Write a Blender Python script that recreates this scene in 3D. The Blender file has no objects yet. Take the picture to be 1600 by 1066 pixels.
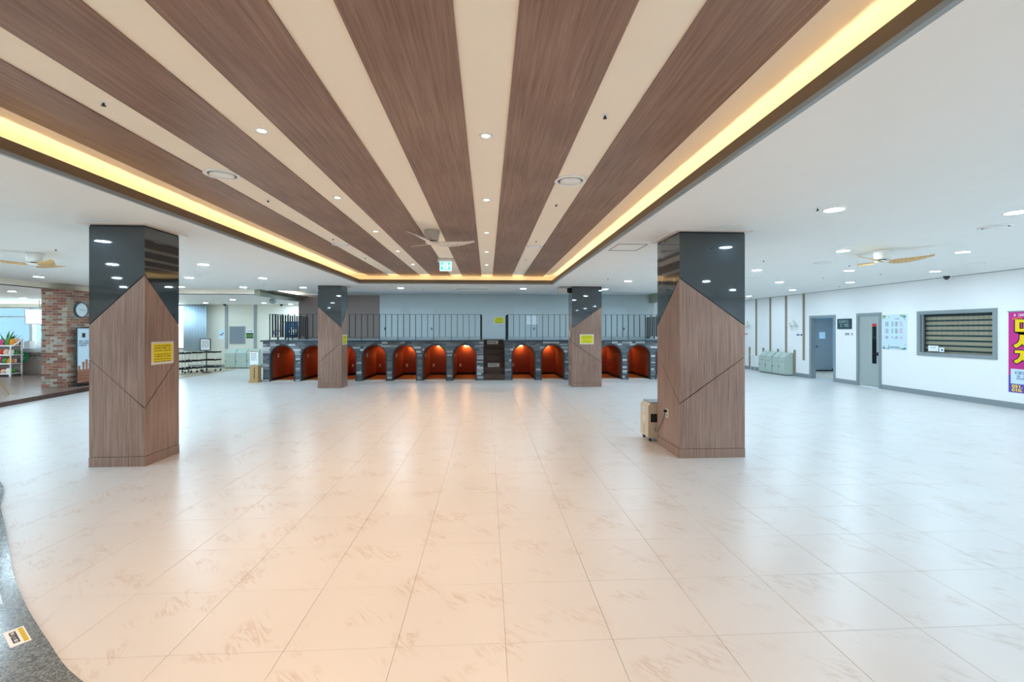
import bpy, math, random
from mathutils import Vector
random.seed(7)
PI = math.pi
SC = bpy.context.scene
COL = SC.collection

# ------------------------------------------------------------------ camera
cam_d = bpy.data.cameras.new('camera')
cam_d.sensor_fit = 'HORIZONTAL'; cam_d.sensor_width = 36.0
cam_d.lens = 717.17 / 1600 * 36.0
cam_d.shift_y = -17.04 / 1600
cam_d.clip_start = 0.05; cam_d.clip_end = 200
cam = bpy.data.objects.new('camera', cam_d); COL.objects.link(cam)
cam.location = (0, 0, 1.6)
cam.rotation_euler = (PI / 2, 0, -0.0540)
SC.camera = cam

# ------------------------------------------------------------------ world and exposure
W = bpy.data.worlds.new('daylight'); SC.world = W; W.use_nodes = True
bg = W.node_tree.nodes['Background']
bg.inputs[0].default_value = (0.78, 0.92, 1.0, 1); bg.inputs[1].default_value = 6.0
SC.view_settings.view_transform = 'Standard'
SC.view_settings.look = 'None'
SC.view_settings.exposure = 0.74
SC.view_settings.gamma = 1.0
SC.view_settings.use_curve_mapping = False
SC.cycles.use_denoising = True
SC.cycles.max_bounces = 10
SC.cycles.diffuse_bounces = 6
SC.cycles.glossy_bounces = 4
SC.cycles.transmission_bounces = 6
SC.cycles.sample_clamp_indirect = 6.0
SC.cycles.caustics_reflective = False
SC.cycles.caustics_refractive = False

# lamp strengths (W per lamp, colour)
COOL_W, COOL_C = 10.9, (0.60, 0.835, 1.0)
WARM_W, WARM_C = 60.0, (1.0, 0.65, 0.37)
COVE_W, COVE_C = 1.25, (1.0, 0.80, 0.44)
NICHE_W, NICHE_C = 2.4, (1.0, 0.64, 0.24)

# ------------------------------------------------------------------ materials
MATS = {}
def _nm(name):
    m = bpy.data.materials.new(name); m.use_nodes = True
    nt = m.node_tree; b = nt.nodes['Principled BSDF']
    return m, nt, b
def srgb(r, g, b):
    f = lambda c: (c / 255 / 12.92) if c / 255 <= 0.04045 else ((c / 255 + 0.055) / 1.055) ** 2.4
    return (f(r), f(g), f(b), 1)
def paint(name, c, rough=0.55, var=0.04, scale=3.0, spec=0.4, metal=0.0, bump=0.0):
    m, nt, b = _nm(name)
    geo = nt.nodes.new('ShaderNodeNewGeometry'); no = nt.nodes.new('ShaderNodeTexNoise')
    no.inputs['Scale'].default_value = scale; no.inputs['Detail'].default_value = 4
    nt.links.new(geo.outputs['Position'], no.inputs['Vector'])
    mx = nt.nodes.new('ShaderNodeMix'); mx.data_type = 'RGBA'
    mx.inputs[6].default_value = tuple(x * (1 - var) for x in c[:3]) + (1,)
    mx.inputs[7].default_value = tuple(min(1, x * (1 + var)) for x in c[:3]) + (1,)
    nt.links.new(no.outputs['Fac'], mx.inputs[0]); nt.links.new(mx.outputs[2], b.inputs['Base Color'])
    b.inputs['Roughness'].default_value = rough; b.inputs['Metallic'].default_value = metal
    b.inputs['Specular IOR Level'].default_value = spec
    if bump:
        bp = nt.nodes.new('ShaderNodeBump'); bp.inputs['Strength'].default_value = bump; bp.inputs['Distance'].default_value = 0.004
        nt.links.new(no.outputs['Fac'], bp.inputs['Height']); nt.links.new(bp.outputs['Normal'], b.inputs['Normal'])
    MATS[name] = m; return m
def emit(name, c, strength):
    m, nt, b = _nm(name)
    b.inputs['Base Color'].default_value = tuple(x * 0.3 for x in c[:3]) + (1,)
    b.inputs['Emission Color'].default_value = tuple(c[:3]) + (1,)
    b.inputs['Emission Strength'].default_value = strength
    MATS[name] = m; return m
def wood(name, c0, c1, scale, rough=0.45, spec=0.4):
    """laminate with fine stretched grain; scale = per-axis frequency of the grain"""
    m, nt, b = _nm(name)
    geo = nt.nodes.new('ShaderNodeNewGeometry'); mp = nt.nodes.new('ShaderNodeMapping')
    mp.inputs['Scale'].default_value = scale
    nt.links.new(geo.outputs['Position'], mp.inputs['Vector'])
    n1 = nt.nodes.new('ShaderNodeTexNoise'); n1.inputs['Scale'].default_value = 1.0; n1.inputs['Detail'].default_value = 6; n1.inputs['Roughness'].default_value = 0.65
    n1.inputs['Distortion'].default_value = 0.3
    nt.links.new(mp.outputs[0], n1.inputs['Vector'])
    n2 = nt.nodes.new('ShaderNodeTexNoise'); n2.inputs['Scale'].default_value = 1.3; n2.inputs['Detail'].default_value = 2
    nt.links.new(geo.outputs['Position'], n2.inputs['Vector'])
    ad = nt.nodes.new('ShaderNodeMath'); ad.operation = 'MULTIPLY_ADD'; ad.inputs[1].default_value = 0.35; 
    nt.links.new(n2.outputs['Fac'], ad.inputs[0]); nt.links.new(n1.outputs['Fac'], ad.inputs[2])
    rp = nt.nodes.new('ShaderNodeValToRGB')
    rp.color_ramp.elements[0].position = 0.48; rp.color_ramp.elements[0].color = c0
    rp.color_ramp.elements[1].position = 0.90; rp.color_ramp.elements[1].color = c1
    nt.links.new(ad.outputs[0], rp.inputs['Fac']); nt.links.new(rp.outputs['Color'], b.inputs['Base Color'])
    b.inputs['Roughness'].default_value = rough; b.inputs['Specular IOR Level'].default_value = spec
    MATS[name] = m; return m

paint('white_ceiling', srgb(236, 235, 231), 0.7, 0.02)
paint('tray_white', srgb(243, 231, 213), 0.7, 0.02)
paint('white_wall', srgb(242, 241, 241), 0.55, 0.02)
paint('cream_wall', srgb(218, 216, 204), 0.6, 0.02)
paint('stage_grey', srgb(190, 198, 198), 0.5, 0.02)
paint('stage_door_grey', srgb(194, 204, 206), 0.5, 0.02)
paint('stage_brown', srgb(138, 122, 116), 0.6, 0.03)
paint('trim_grey', srgb(142, 150, 152), 0.4, 0.03)
paint('door_grey', srgb(166, 174, 172), 0.45, 0.03)
paint('skirting_grey', srgb(138, 146, 150), 0.5, 0.03)
paint('cabinet_grey', srgb(182, 196, 188), 0.5, 0.03)
paint('panel_slate', srgb(120, 130, 140), 0.5, 0.03)
paint('black_metal', srgb(24, 30, 34), 0.4, 0.1)
paint('black_plastic', srgb(22, 24, 26), 0.5, 0.1)
paint('arch_trim', srgb(58, 66, 70), 0.5, 0.05)
paint('chrome', srgb(200, 204, 206), 0.2, 0.02, metal=1.0)
paint('white_plastic', srgb(238, 238, 236), 0.35, 0.01)
paint('white_paper', srgb(240, 243, 246), 0.6, 0.01)
paint('cream_plastic', srgb(224, 216, 196), 0.4, 0.02)
paint('beige_plastic', srgb(212, 198, 172), 0.45, 0.02)
paint('fan_white', srgb(226, 214, 204), 0.4, 0.02)
paint('fan_grey', srgb(190, 182, 176), 0.4, 0.02)
paint('fan_wood', srgb(222, 180, 118), 0.4, 0.06)
paint('niche_orange', srgb(156, 70, 42), 0.5, 0.05)
paint('niche_floor', srgb(190, 112, 52), 0.5, 0.05)
paint('niche_skirt', srgb(26, 18, 16), 0.5, 0.05)
paint('threshold', srgb(214, 206, 198), 0.4, 0.03)
paint('mortar_dark', srgb(70, 76, 80), 0.8, 0.1)
paint('mortar_light', srgb(206, 198, 186), 0.85, 0.06)
paint('deck_grey', srgb(128, 136, 142), 0.5, 0.05)
paint('deck_edge', srgb(62, 74, 82), 0.45, 0.05)
paint('grout', srgb(196, 182, 164), 0.7, 0.05)
paint('yellow_print', srgb(238, 214, 24), 0.5, 0.02)
paint('lime_print', srgb(222, 220, 40), 0.5, 0.02)
paint('dark_ink', srgb(40, 42, 46), 0.6, 0.02)
paint('grey_ink', srgb(120, 128, 136), 0.6, 0.02)
paint('ochre_ink', srgb(150, 124, 20), 0.6, 0.02)
paint('blue_ink', srgb(38, 66, 150), 0.6, 0.02)
paint('red_ink', srgb(198, 60, 60), 0.6, 0.02)
paint('pink_ink', srgb(226, 150, 170), 0.6, 0.02)
paint('magenta', srgb(205, 44, 140), 0.45, 0.03)
paint('violet', srgb(92, 74, 176), 0.45, 0.03)
paint('banner_yellow', srgb(246, 208, 10), 0.45, 0.02)
paint('banner_orange', srgb(244, 150, 30), 0.45, 0.02)
paint('banner_black', srgb(44, 24, 34), 0.45, 0.02)
paint('print_blue', srgb(206, 226, 240), 0.5, 0.02)
paint('leaf_print', srgb(150, 190, 90), 0.5, 0.1, 40)
paint('flower_blue', srgb(40, 120, 190), 0.5, 0.1, 40)
paint('chalkboard', srgb(52, 78, 86), 0.5, 0.06)
paint('chalk', srgb(150, 170, 172), 0.6, 0.02)
paint('strip_brown', srgb(150, 132, 112), 0.5, 0.04)
paint('blind_slat', srgb(182, 158, 132), 0.6, 0.05)
paint('blind_dark', srgb(52, 66, 66), 0.5, 0.05)
paint('room_dark', srgb(60, 70, 72), 0.7, 0.05)
paint('counter_brown', srgb(132, 120, 114), 0.5, 0.04)
paint('counter_top', srgb(176, 182, 186), 0.35, 0.03)
paint('badge_green', srgb(30, 160, 100), 0.4, 0.02)
paint('outside_blue', srgb(50, 72, 88), 0.6, 0.15, 0.6)
paint('bluish_panel', srgb(128, 172, 200), 0.4, 0.05)
paint('curtain_daylight_blue', srgb(196, 216, 230), 0.7, 0.03)  # light cloth; blue tint of the daylight is put into its colour
paint('curtain_cream', srgb(216, 216, 206), 0.7, 0.03)
paint('flag_blue', srgb(16, 74, 120), 0.6, 0.06)
paint('cardboard', srgb(186, 152, 104), 0.7, 0.06)
paint('leaf_green', srgb(72, 128, 48), 0.5, 0.2, 20)
paint('leaf_lime', srgb(176, 190, 70), 0.5, 0.15, 20)
paint('terracotta', srgb(170, 110, 80), 0.7, 0.08)
paint('night_blue', srgb(18, 28, 52), 0.5, 0.05)
paint('lip_brown', srgb(122, 100, 76), 0.55, 0.04)
paint('alcove_beam', srgb(150, 150, 132), 0.6, 0.03)
paint('drink_brown', srgb(168, 110, 84), 0.5, 0.15, 12)
paint('clock_face', srgb(226, 238, 242), 0.35, 0.01)
paint('clock_rim', srgb(74, 92, 98), 0.4, 0.03)
for i, c in enumerate([(206, 60, 40), (230, 150, 40), (240, 214, 60), (70, 150, 70), (60, 110, 180), (200, 70, 130), (236, 232, 226), (130, 60, 40), (240, 190, 170), (160, 200, 220)]):
    paint('packet_%d' % i, srgb(*c), 0.35, 0.25, 25)
wood('wood_upright', srgb(124, 96, 83), srgb(170, 141, 126), (55, 55, 1.6), 0.42)
wood('wood_ceiling', srgb(116, 88, 74), srgb(156, 126, 110), (48, 1.6, 48), 0.45)
wood('wood_stair', srgb(62, 44, 34), srgb(104, 80, 66), (2, 40, 40), 0.4)
wood('wood_deck', srgb(112, 88, 80), srgb(152, 126, 116), (3, 30, 30), 0.26)
wood('wood_edge', srgb(84, 52, 44), srgb(118, 80, 68), (3, 3, 30), 0.3)
wood('wood_beige_floor', srgb(176, 160, 138), srgb(206, 192, 170), (4, 20, 20), 0.3)

def mk_glass():
    m, nt, b = _nm('black_glass')
    b.inputs['Base Color'].default_value = srgb(12, 20, 24)
    b.inputs['Roughness'].default_value = 0.04; b.inputs['IOR'].default_value = 1.40
    geo = nt.nodes.new('ShaderNodeNewGeometry'); no = nt.nodes.new('ShaderNodeTexNoise'); no.inputs['Scale'].default_value = 6
    nt.links.new(geo.outputs['Position'], no.inputs['Vector'])
    mr = nt.nodes.new('ShaderNodeMapRange'); mr.inputs[3].default_value = 0.26; mr.inputs[4].default_value = 0.34
    b.inputs['Coat Weight'].default_value = 1.0; b.inputs['Coat Roughness'].default_value = 0.03; b.inputs['Coat IOR'].default_value = 1.9; b.inputs['Specular IOR Level'].default_value = 0.22; b.inputs['Specular Tint'].default_value = (0.45, 0.8, 1.0, 1)
    nt.links.new(no.outputs['Fac'], mr.inputs[0]); nt.links.new(mr.outputs[0], b.inputs['Roughness'])
    MATS['black_glass'] = m
    m, nt, b = _nm('window_glass')
    out = nt.nodes['Material Output']; tr = nt.nodes.new('ShaderNodeBsdfTransparent'); tr.inputs[0].default_value = (0.92, 0.97, 0.98, 1)
    gl = nt.nodes.new('ShaderNodeBsdfGlossy'); gl.inputs['Roughness'].default_value = 0.02
    fr = nt.nodes.new('ShaderNodeFresnel'); fr.inputs[0].default_value = 1.45; mxs = nt.nodes.new('ShaderNodeMixShader')
    gb = nt.nodes.new('ShaderNodeNewGeometry'); sb_ = nt.nodes.new('ShaderNodeMath'); sb_.operation = 'SUBTRACT'; sb_.inputs[0].default_value = 1.0; ml = nt.nodes.new('ShaderNodeMath'); ml.operation = 'MULTIPLY'
    nt.links.new(gb.outputs['Backfacing'], sb_.inputs[1]); nt.links.new(fr.outputs[0], ml.inputs[0]); nt.links.new(sb_.outputs[0], ml.inputs[1]); nt.links.new(ml.outputs[0], mxs.inputs[0]); nt.links.new(tr.outputs[0], mxs.inputs[1]); nt.links.new(gl.outputs[0], mxs.inputs[2]); nt.links.new(mxs.outputs[0], out.inputs[0])
    MATS['window_glass'] = m
mk_glass()

def mk_floor():
    m, nt, b = _nm('marble_tile')
    L = nt.links
    geo = nt.nodes.new('ShaderNodeNewGeometry')
    # broad tone
    nb = nt.nodes.new('ShaderNodeTexNoise'); nb.inputs['Scale'].default_value = 1.2; nb.inputs['Detail'].default_value = 3
    L.new(geo.outputs['Position'], nb.inputs['Vector'])
    # ragged diagonal streaks: rotate then squeeze
    mp = nt.nodes.new('ShaderNodeMapping'); mp.inputs['Scale'].default_value = (3.0, 15.0, 1)
    mr_ = nt.nodes.new('ShaderNodeMapping'); mr_.inputs['Rotation'].default_value = (0, 0, math.radians(50))
    L.new(geo.outputs['Position'], mr_.inputs['Vector']); L.new(mr_.outputs[0], mp.inputs['Vector'])
    ns = nt.nodes.new('ShaderNodeTexNoise'); ns.inputs['Scale'].default_value = 1.0; ns.inputs['Detail'].default_value = 5; ns.inputs['Roughness'].default_value = 0.6; ns.inputs['Distortion'].default_value = 0.9
    L.new(mp.outputs[0], ns.inputs['Vector'])
    ab = nt.nodes.new('ShaderNodeMath'); ab.operation = 'SUBTRACT'; ab.inputs[1].default_value = 0.5; L.new(ns.outputs['Fac'], ab.inputs[0])
    a2 = nt.nodes.new('ShaderNodeMath'); a2.operation = 'ABSOLUTE'; L.new(ab.outputs[0], a2.inputs[0])
    line = nt.nodes.new('ShaderNodeMapRange'); line.inputs[1].default_value = 0.0; line.inputs[2].default_value = 0.05; line.inputs[3].default_value = 1; line.inputs[4].default_value = 0
    L.new(a2.outputs[0], line.inputs[0])
    # only here and there
    nm_ = nt.nodes.new('ShaderNodeTexNoise'); nm_.inputs['Scale'].default_value = 3.4; nm_.inputs['Detail'].default_value = 2
    L.new(geo.outputs['Position'], nm_.inputs['Vector'])
    mk = nt.nodes.new('ShaderNodeMapRange'); mk.inputs[1].default_value = 0.52; mk.inputs[2].default_value = 0.64
    L.new(nm_.outputs['Fac'], mk.inputs[0])
    mu = nt.nodes.new('ShaderNodeMath'); mu.operation = 'MULTIPLY'; L.new(line.outputs[0], mu.inputs[0]); L.new(mk.outputs[0], mu.inputs[1])
    mu2 = nt.nodes.new('ShaderNodeMath'); mu2.operation = 'MULTIPLY'; mu2.inputs[1].default_value = 0.34; L.new(mu.outputs[0], mu2.inputs[0])
    base = nt.nodes.new('ShaderNodeMix'); base.data_type = 'RGBA'
    base.inputs[6].default_value = srgb(207, 203, 201); base.inputs[7].default_value = srgb(219, 216, 214)
    L.new(nb.outputs['Fac'], base.inputs[0])
    fin = nt.nodes.new('ShaderNodeMix'); fin.data_type = 'RGBA'; fin.inputs[7].default_value = srgb(166, 128, 92)
    L.new(mu2.outputs[0], fin.inputs[0]); L.new(base.outputs[2], fin.inputs[6])
    L.new(fin.outputs[2], b.inputs['Base Color'])
    rr = nt.nodes.new('ShaderNodeMapRange'); rr.inputs[3].default_value = 0.26; rr.inputs[4].default_value = 0.34
    L.new(nb.outputs['Fac'], rr.inputs[0]); L.new(rr.outputs[0], b.inputs['Roughness'])
    b.inputs['Specular IOR Level'].default_value = 0.5
    MATS['marble_tile'] = m
mk_floor()
def mk_granite():
    m, nt, b = _nm('granite'); L = nt.links
    geo = nt.nodes.new('ShaderNodeNewGeometry')
    vo = nt.nodes.new('ShaderNodeTexVoronoi'); vo.inputs['Scale'].default_value = 130; L.new(geo.outputs['Position'], vo.inputs['Vector'])
    rp = nt.nodes.new('ShaderNodeValToRGB'); L.new(vo.outputs['Color'], rp.inputs['Fac'])
    rp.color_ramp.elements[0].position = 0.2; rp.color_ramp.elements[0].color = srgb(66, 72, 76)
    rp.color_ramp.elements[1].position = 0.85; rp.color_ramp.elements[1].color = srgb(134, 138, 138)
    L.new(rp.outputs['Color'], b.inputs['Base Color']); b.inputs['Roughness'].default_value = 0.18
    MATS['granite'] = m
mk_granite()
def mk_random(name, cols, rough, island):
    """colour picked per loose piece (island) or per object"""
    m, nt, b = _nm(name); L = nt.links
    if island:
        g = nt.nodes.new('ShaderNodeNewGeometry'); out = g.outputs['Random Per Island']
    else:
        g = nt.nodes.new('ShaderNodeObjectInfo'); out = g.outputs['Random']
    rp = nt.nodes.new('ShaderNodeValToRGB'); rp.color_ramp.interpolation = 'CONSTANT'
    cr = rp.color_ramp
    while len(cr.elements) < len(cols): cr.elements.new(0.5)
    for i, c in enumerate(cols):
        cr.elements[i].position = i / len(cols); cr.elements[i].color = srgb(*c)
    L.new(out, rp.inputs['Fac'])
    geo = nt.nodes.new('ShaderNodeNewGeometry'); no = nt.nodes.new('ShaderNodeTexNoise'); no.inputs['Scale'].default_value = 22; no.inputs['Detail'].default_value = 5
    L.new(geo.outputs['Position'], no.inputs['Vector'])
    mx = nt.nodes.new('ShaderNodeMix'); mx.data_type = 'RGBA'; mx.blend_type = 'MULTIPLY'; mx.inputs[0].default_value = 0.5
    L.new(rp.outputs['Color'], mx.inputs[6]); L.new(no.outputs['Color'], mx.inputs[7])
    sc = nt.nodes.new('ShaderNodeMix'); sc.data_type = 'RGBA'; sc.blend_type = 'MIX'; sc.inputs[0].default_value = 0.55
    L.new(rp.outputs['Color'], sc.inputs[6]); L.new(mx.outputs[2], sc.inputs[7])
    L.new(sc.outputs[2], b.inputs['Base Color']); b.inputs['Roughness'].default_value = rough
    bp = nt.nodes.new('ShaderNodeBump'); bp.inputs['Strength'].default_value = 0.5; bp.inputs['Distance'].default_value = 0.006
    L.new(no.outputs['Fac'], bp.inputs['Height']); L.new(bp.outputs['Normal'], b.inputs['Normal'])
    MATS[name] = m
mk_random('ledge_stone', [(96, 106, 114), (112, 122, 130), (84, 94, 102), (128, 136, 142), (104, 112, 118), (168, 176, 180), (92, 100, 112), (118, 124, 126), (206, 212, 214), (100, 110, 116)], 0.7, True)
mk_random('old_brick', [(158, 108, 90), (186, 158, 136), (176, 166, 152), (144, 96, 80), (196, 186, 170), (178, 138, 116), (150, 120, 104), (156, 102, 84), (190, 184, 172), (180, 122, 98)], 0.8, False)

emit('cool_lens', COOL_C, COOL_W / (PI * PI * 0.086 ** 2))
emit('warm_lens', (1.0, 0.86, 0.66), 12.0)
emit('cove_led', COVE_C, COVE_W / (PI * 0.02))
emit('alcove_led', COVE_C, 0.3 * COVE_W / (PI * 0.02))
emit('niche_led', NICHE_C, NICHE_W / (PI * 0.18 * 0.10))
emit('exit_green', (0.12, 0.62, 0.58), 0.75)
emit('exit_white', (0.75, 1.0, 0.97), 1.0)
emit('lightbox', (0.8, 0.94, 1.0), 1.6)

# ------------------------------------------------------------------ mesh building
ORG = {}
FINE = {'printed_text', 'price_text', 'small_text', 'lettering', 'wall_lettering', 'phone_number', 'leaf_border', 'blue_flower', 'hour_mark', 'blind_cord', 'printed_mark', 'hazard_stripe', 'picture_band', 'cup_picture', 'ring_emblem', 'hanging_cord', 'running_figure', 'door_symbol', 'socket'}
class Fr:
    """a flat frame on a surface: x to the right, y up, n out of the surface"""
    def __init__(s, o, r, n, u=(0, 0, 1)):
        s.o = Vector(o); s.r = Vector(r).normalized(); s.n = Vector(n).normalized(); s.u = Vector(u).normalized()
    def p(s, x, y, n=0.0): return s.o + s.r * x + s.u * y + s.n * n
class MB:
    def __init__(s): s.v = []; s.f = []
    def add(s, vs, fs):
        k = len(s.v); s.v += [tuple(v) for v in vs]; s.f += [tuple(i + k for i in f) for f in fs]; return s
    def box(s, x0, x1, y0, y1, z0, z1):
        return s.add([(x0, y0, z0), (x1, y0, z0), (x1, y1, z0), (x0, y1, z0), (x0, y0, z1), (x1, y0, z1), (x1, y1, z1), (x0, y1, z1)],
                     [(0, 3, 2, 1), (4, 5, 6, 7), (0, 1, 5, 4), (1, 2, 6, 5), (2, 3, 7, 6), (3, 0, 4, 7)])
    def fbox(s, F, x0, x1, y0, y1, n0, n1):
        P = F.p
        return s.hull8([P(x0, y0, n0), P(x1, y0, n0), P(x1, y1, n0), P(x0, y1, n0), P(x0, y0, n1), P(x1, y0, n1), P(x1, y1, n1), P(x0, y1, n1)])
    def hull8(s, vs):
        return s.add(vs, [(0, 3, 2, 1), (4, 5, 6, 7), (0, 1, 5, 4), (1, 2, 6, 5), (2, 3, 7, 6), (3, 0, 4, 7)])
    def prism(s, pts, vec):
        n = len(pts); vec = Vector(vec)
        vs = [Vector(p) for p in pts] + [Vector(p) + vec for p in pts]
        fs = [tuple(range(n - 1, -1, -1)), tuple(range(n, 2 * n))] + [(i, (i + 1) % n, n + (i + 1) % n, n + i) for i in range(n)]
        return s.add(vs, fs)
    def fprism(s, F, pts, n0, n1):
        return s.prism([F.p(x, y, n0) for x, y in pts], F.n * (n1 - n0))
    def lathe(s, prof, c, n=20, ax=(0, 0, 1), cap=True):
        ax = Vector(ax).normalized(); a = ax.orthogonal().normalized(); b = ax.cross(a); c = Vector(c)
        k = len(s.v); m = len(prof)
        for r, h in prof:
            for i in range(n):
                t = 2 * PI * i / n
                s.v.append(tuple(c + ax * h + a * (r * math.cos(t)) + b * (r * math.sin(t))))
        for j in range(m - 1):
            for i in range(n):
                s.f.append((k + j * n + i, k + j * n + (i + 1) % n, k + (j + 1) * n + (i + 1) % n, k + (j + 1) * n + i))
        if cap:
            s.f.append(tuple(k + i for i in range(n - 1, -1, -1))); s.f.append(tuple(k + (m - 1) * n + i for i in range(n)))
        return s
    def cyl(s, a, b, r, n=8):
        a, b = Vector(a), Vector(b); return s.lathe([(r, 0), (r, (b - a).length)], a, n, b - a)
    def tube(s, pts, r, n=6):
        for a, b in zip(pts[:-1], pts[1:]): s.cyl(a, b, r, n)
        return s
    def strokes(s, F, x0, y0, w, h, n0=0.0, seed=0, gap=0.25, depth=0.0012, row=1):
        """a row of small print: word-like groups of little marks"""
        rnd = random.Random(seed); x = x0
        while x < x0 + w:
            wl = h * rnd.uniform(0.5, 0.95)
            if rnd.random() > gap and x + wl < x0 + w + 1e-6:
                t = h * 0.22
                k = rnd.randrange(4)
                s.fbox(F, x, x + wl, y0 + h - t, y0 + h, n0, n0 + depth)
                if k != 1: s.fbox(F, x, x + t, y0, y0 + h, n0, n0 + depth)
                if k != 2: s.fbox(F, x + wl - t, x + wl, y0 + h * 0.1, y0 + h, n0, n0 + depth)
                if k != 3: s.fbox(F, x, x + wl, y0, y0 + t, n0, n0 + depth)
            x += wl + h * 0.18
        return s
    def build(s, name, mat, parent=None, smooth=False, loc=None):
        if parent is not None: o3 = ORG[parent.name]
        elif loc is not None: o3 = Vector(loc)
        else:
            xs, ys, zs = zip(*s.v); o3 = Vector(((min(xs) + max(xs)) / 2, (min(ys) + max(ys)) / 2, min(zs)))
        me = bpy.data.meshes.new(name)
        me.from_pydata([tuple(Vector(v) - o3) for v in s.v], [], s.f); me.update()
        me.materials.append(MATS[mat] if isinstance(mat, str) else mat)
        if smooth:
            for p in me.polygons: p.use_smooth = len(p.vertices) < 8
        o = bpy.data.objects.new(name, me); COL.objects.link(o)
        if parent is not None: o.parent = parent
        else: o.location = o3
        ORG[o.name] = o3
        if name in FINE: o['kind'] = 'stuff'
        return o
def tag(o, label=None, cat=None, group=None, kind=None):
    if label: o['label'] = label
    if cat: o['category'] = cat
    if group: o['group'] = group
    if kind: o['kind'] = kind
    return o
def thing(name, label, cat, loc=(0, 0, 0), group=None, kind=None):
    o = bpy.data.objects.new(name, None); COL.objects.link(o); o.empty_display_size = 0.1
    o.location = loc; ORG[o.name] = Vector(loc); return tag(o, label, cat, group, kind)
def copy_tree(o, loc=None, rz=None, parent=None):
    c = o.copy(); COL.objects.link(c)
    if parent: c.parent = parent
    if loc is not None: c.location = loc
    if rz is not None: c.rotation_euler = (0, 0, rz)
    ORG[c.name] = Vector(c.location)
    for ch in list(o.children): copy_tree(ch, parent=c)
    return c
def struct(name, mb, mat, parent=None, label=None):
    o = mb.build(name, mat, parent); o['kind'] = 'structure'
    if label: o['label'] = label
    return o
def text_mb(F, txt, x, y, size, n=0.0, depth=0.001, align='LEFT', bold=0.0, sx=1.0):
    cu = bpy.data.curves.new('t', 'FONT'); cu.body = txt; cu.size = size; cu.align_x = align; cu.offset = bold; cu.resolution_u = 3
    ob = bpy.data.objects.new('t', cu); COL.objects.link(ob)
    bpy.context.view_layer.update()
    me = bpy.data.meshes.new_from_object(ob.evaluated_get(bpy.context.evaluated_depsgraph_get()))
    mb = MB(); mb.add([F.p(x + v.co.x * sx, y + v.co.y, n + depth) for v in me.vertices], [tuple(p.vertices) for p in me.polygons])
    bpy.data.objects.remove(ob); bpy.data.curves.remove(cu); bpy.data.meshes.remove(me)
    return mb
def ord_(i): return ['first', 'second', 'third', 'fourth', 'fifth', 'sixth', 'seventh', 'eighth'][i]

# key dimensions -------------------------------------------------------------
ZC, ZU, ZR = 2.84, 3.10, 2.68          # side ceiling, tray ceiling, rear-left ceiling
XR = 10.72                             # right wall
TL, TRX, TB, TN = -3.40, 1.76, 12.44, -4.6   # tray lip: left, right, back, near
SY, SB = 14.62, 17.65                  # stage front, stage back wall
SX0, SX1 = -6.94, 6.42                 # stage ends
XL, YN, YF = -21.5, -6.0, 20.1         # left wall, wall behind the camera, rear wall

# ================================================================== floor
T = 0.55424; TX, TY = -0.46, 2.3434
fl = MB(); fl.box(XL - .1, 15.0, YN - .1, 22.0, -0.12, -0.006)
floor = struct('floor', fl, 'grout', label='pale marbled vinyl tile floor of the hall')
tile = MB(); g = 0.0008; h = T / 2 - g; c_ = 0.0016
tile.add([(-h, -h, -0.006), (h, -h, -0.006), (h, h, -0.006), (-h, h, -0.006), (-h, -h, -c_), (h, -h, -c_), (h, h, -c_), (-h, h, -c_),
          (-h + c_, -h + c_, 0), (h - c_, -h + c_, 0), (h - c_, h - c_, 0), (-h + c_, h - c_, 0)],
         [(0, 1, 5, 4), (1, 2, 6, 5), (2, 3, 7, 6), (3, 0, 4, 7), (4, 5, 9, 8), (5, 6, 10, 9), (6, 7, 11, 10), (7, 4, 8, 11), (8, 9, 10, 11)])
def in_view(x, y):
    s, c = math.sin(.054), math.cos(.054); zc = x * s + y * c
    if zc < 0.6: return None
    u = 800 + 717.17 * (x * c - y * s) / zc; v = 516 + 717.17 * 1.6 / zc
    return (u, v, zc)
cells = []
for i in range(-18, 21):
    for j in range(-16, 34):
        x, y = TX + (i + .5) * T, TY + (j + .5) * T
        if x < -10.6 or x > XR + .3 or y < YN or y > 21.5: continue
        q = in_view(x, y)
        vis = q and -120 < q[0] < 1720 and q[1] < 1210
        cells.append((0 if vis else 1, q[2] if q else 99, x, y))
cells.sort()
tile_proto = None; rest = MB()
for n, (hid, _, x, y) in enumerate(cells):
    if n < 300:
        if tile_proto is None:
            tile_proto = tile.build('tile', 'marble_tile', loc=(0, 0, 0)); o = tile_proto
        else:
            o = tile_proto.copy(); COL.objects.link(o)
        o.parent = floor; o.location = Vector((x, y, 0)) - ORG[floor.name]
    else:
        rest.add([(a + x, b + y, c) for a, b, c in tile.v], tile.f)
rt = rest.build('tile_field', 'marble_tile', floor); rt['kind'] = 'stuff'

# granite kerb curving in at the near left, timber boards inside it
edge = [(-7.6, 6.3), (-6.3, 5.75), (-5.09, 5.08), (-4.35, 4.35), (-3.83, 3.87), (-3.17, 3.24), (-2.69, 2.82), (-2.22, 2.45), (-1.86, 2.19), (-1.30, 1.90), (-0.6, 1.65)]
def smooth(pts, n=5):
    out = []
    for i in range(len(pts) - 1):
        p0, p1, p2, p3 = [Vector(pts[min(max(i + k, 0), len(pts) - 1)]) for k in (-1, 0, 1, 2)]
        for k in range(n):
            t = k / n; q = .5 * (2 * p1 + (p2 - p0) * t + (2 * p0 - 5 * p1 + 4 * p2 - p3) * t * t + (3 * p1 - p0 - 3 * p2 + p3) * t ** 3); out.append((q.x, q.y))
    return out + [tuple(pts[-1])]
edge = smooth(edge)
def off(pts, d):
    out = []
    for i, p in enumerate(pts):
        a = Vector(pts[max(0, i - 1)]); b = Vector(pts[min(len(pts) - 1, i + 1)]); t = (b - a).normalized()
        out.append((p[0] + t.y * d, p[1] - t.x * d))
    return out
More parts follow.
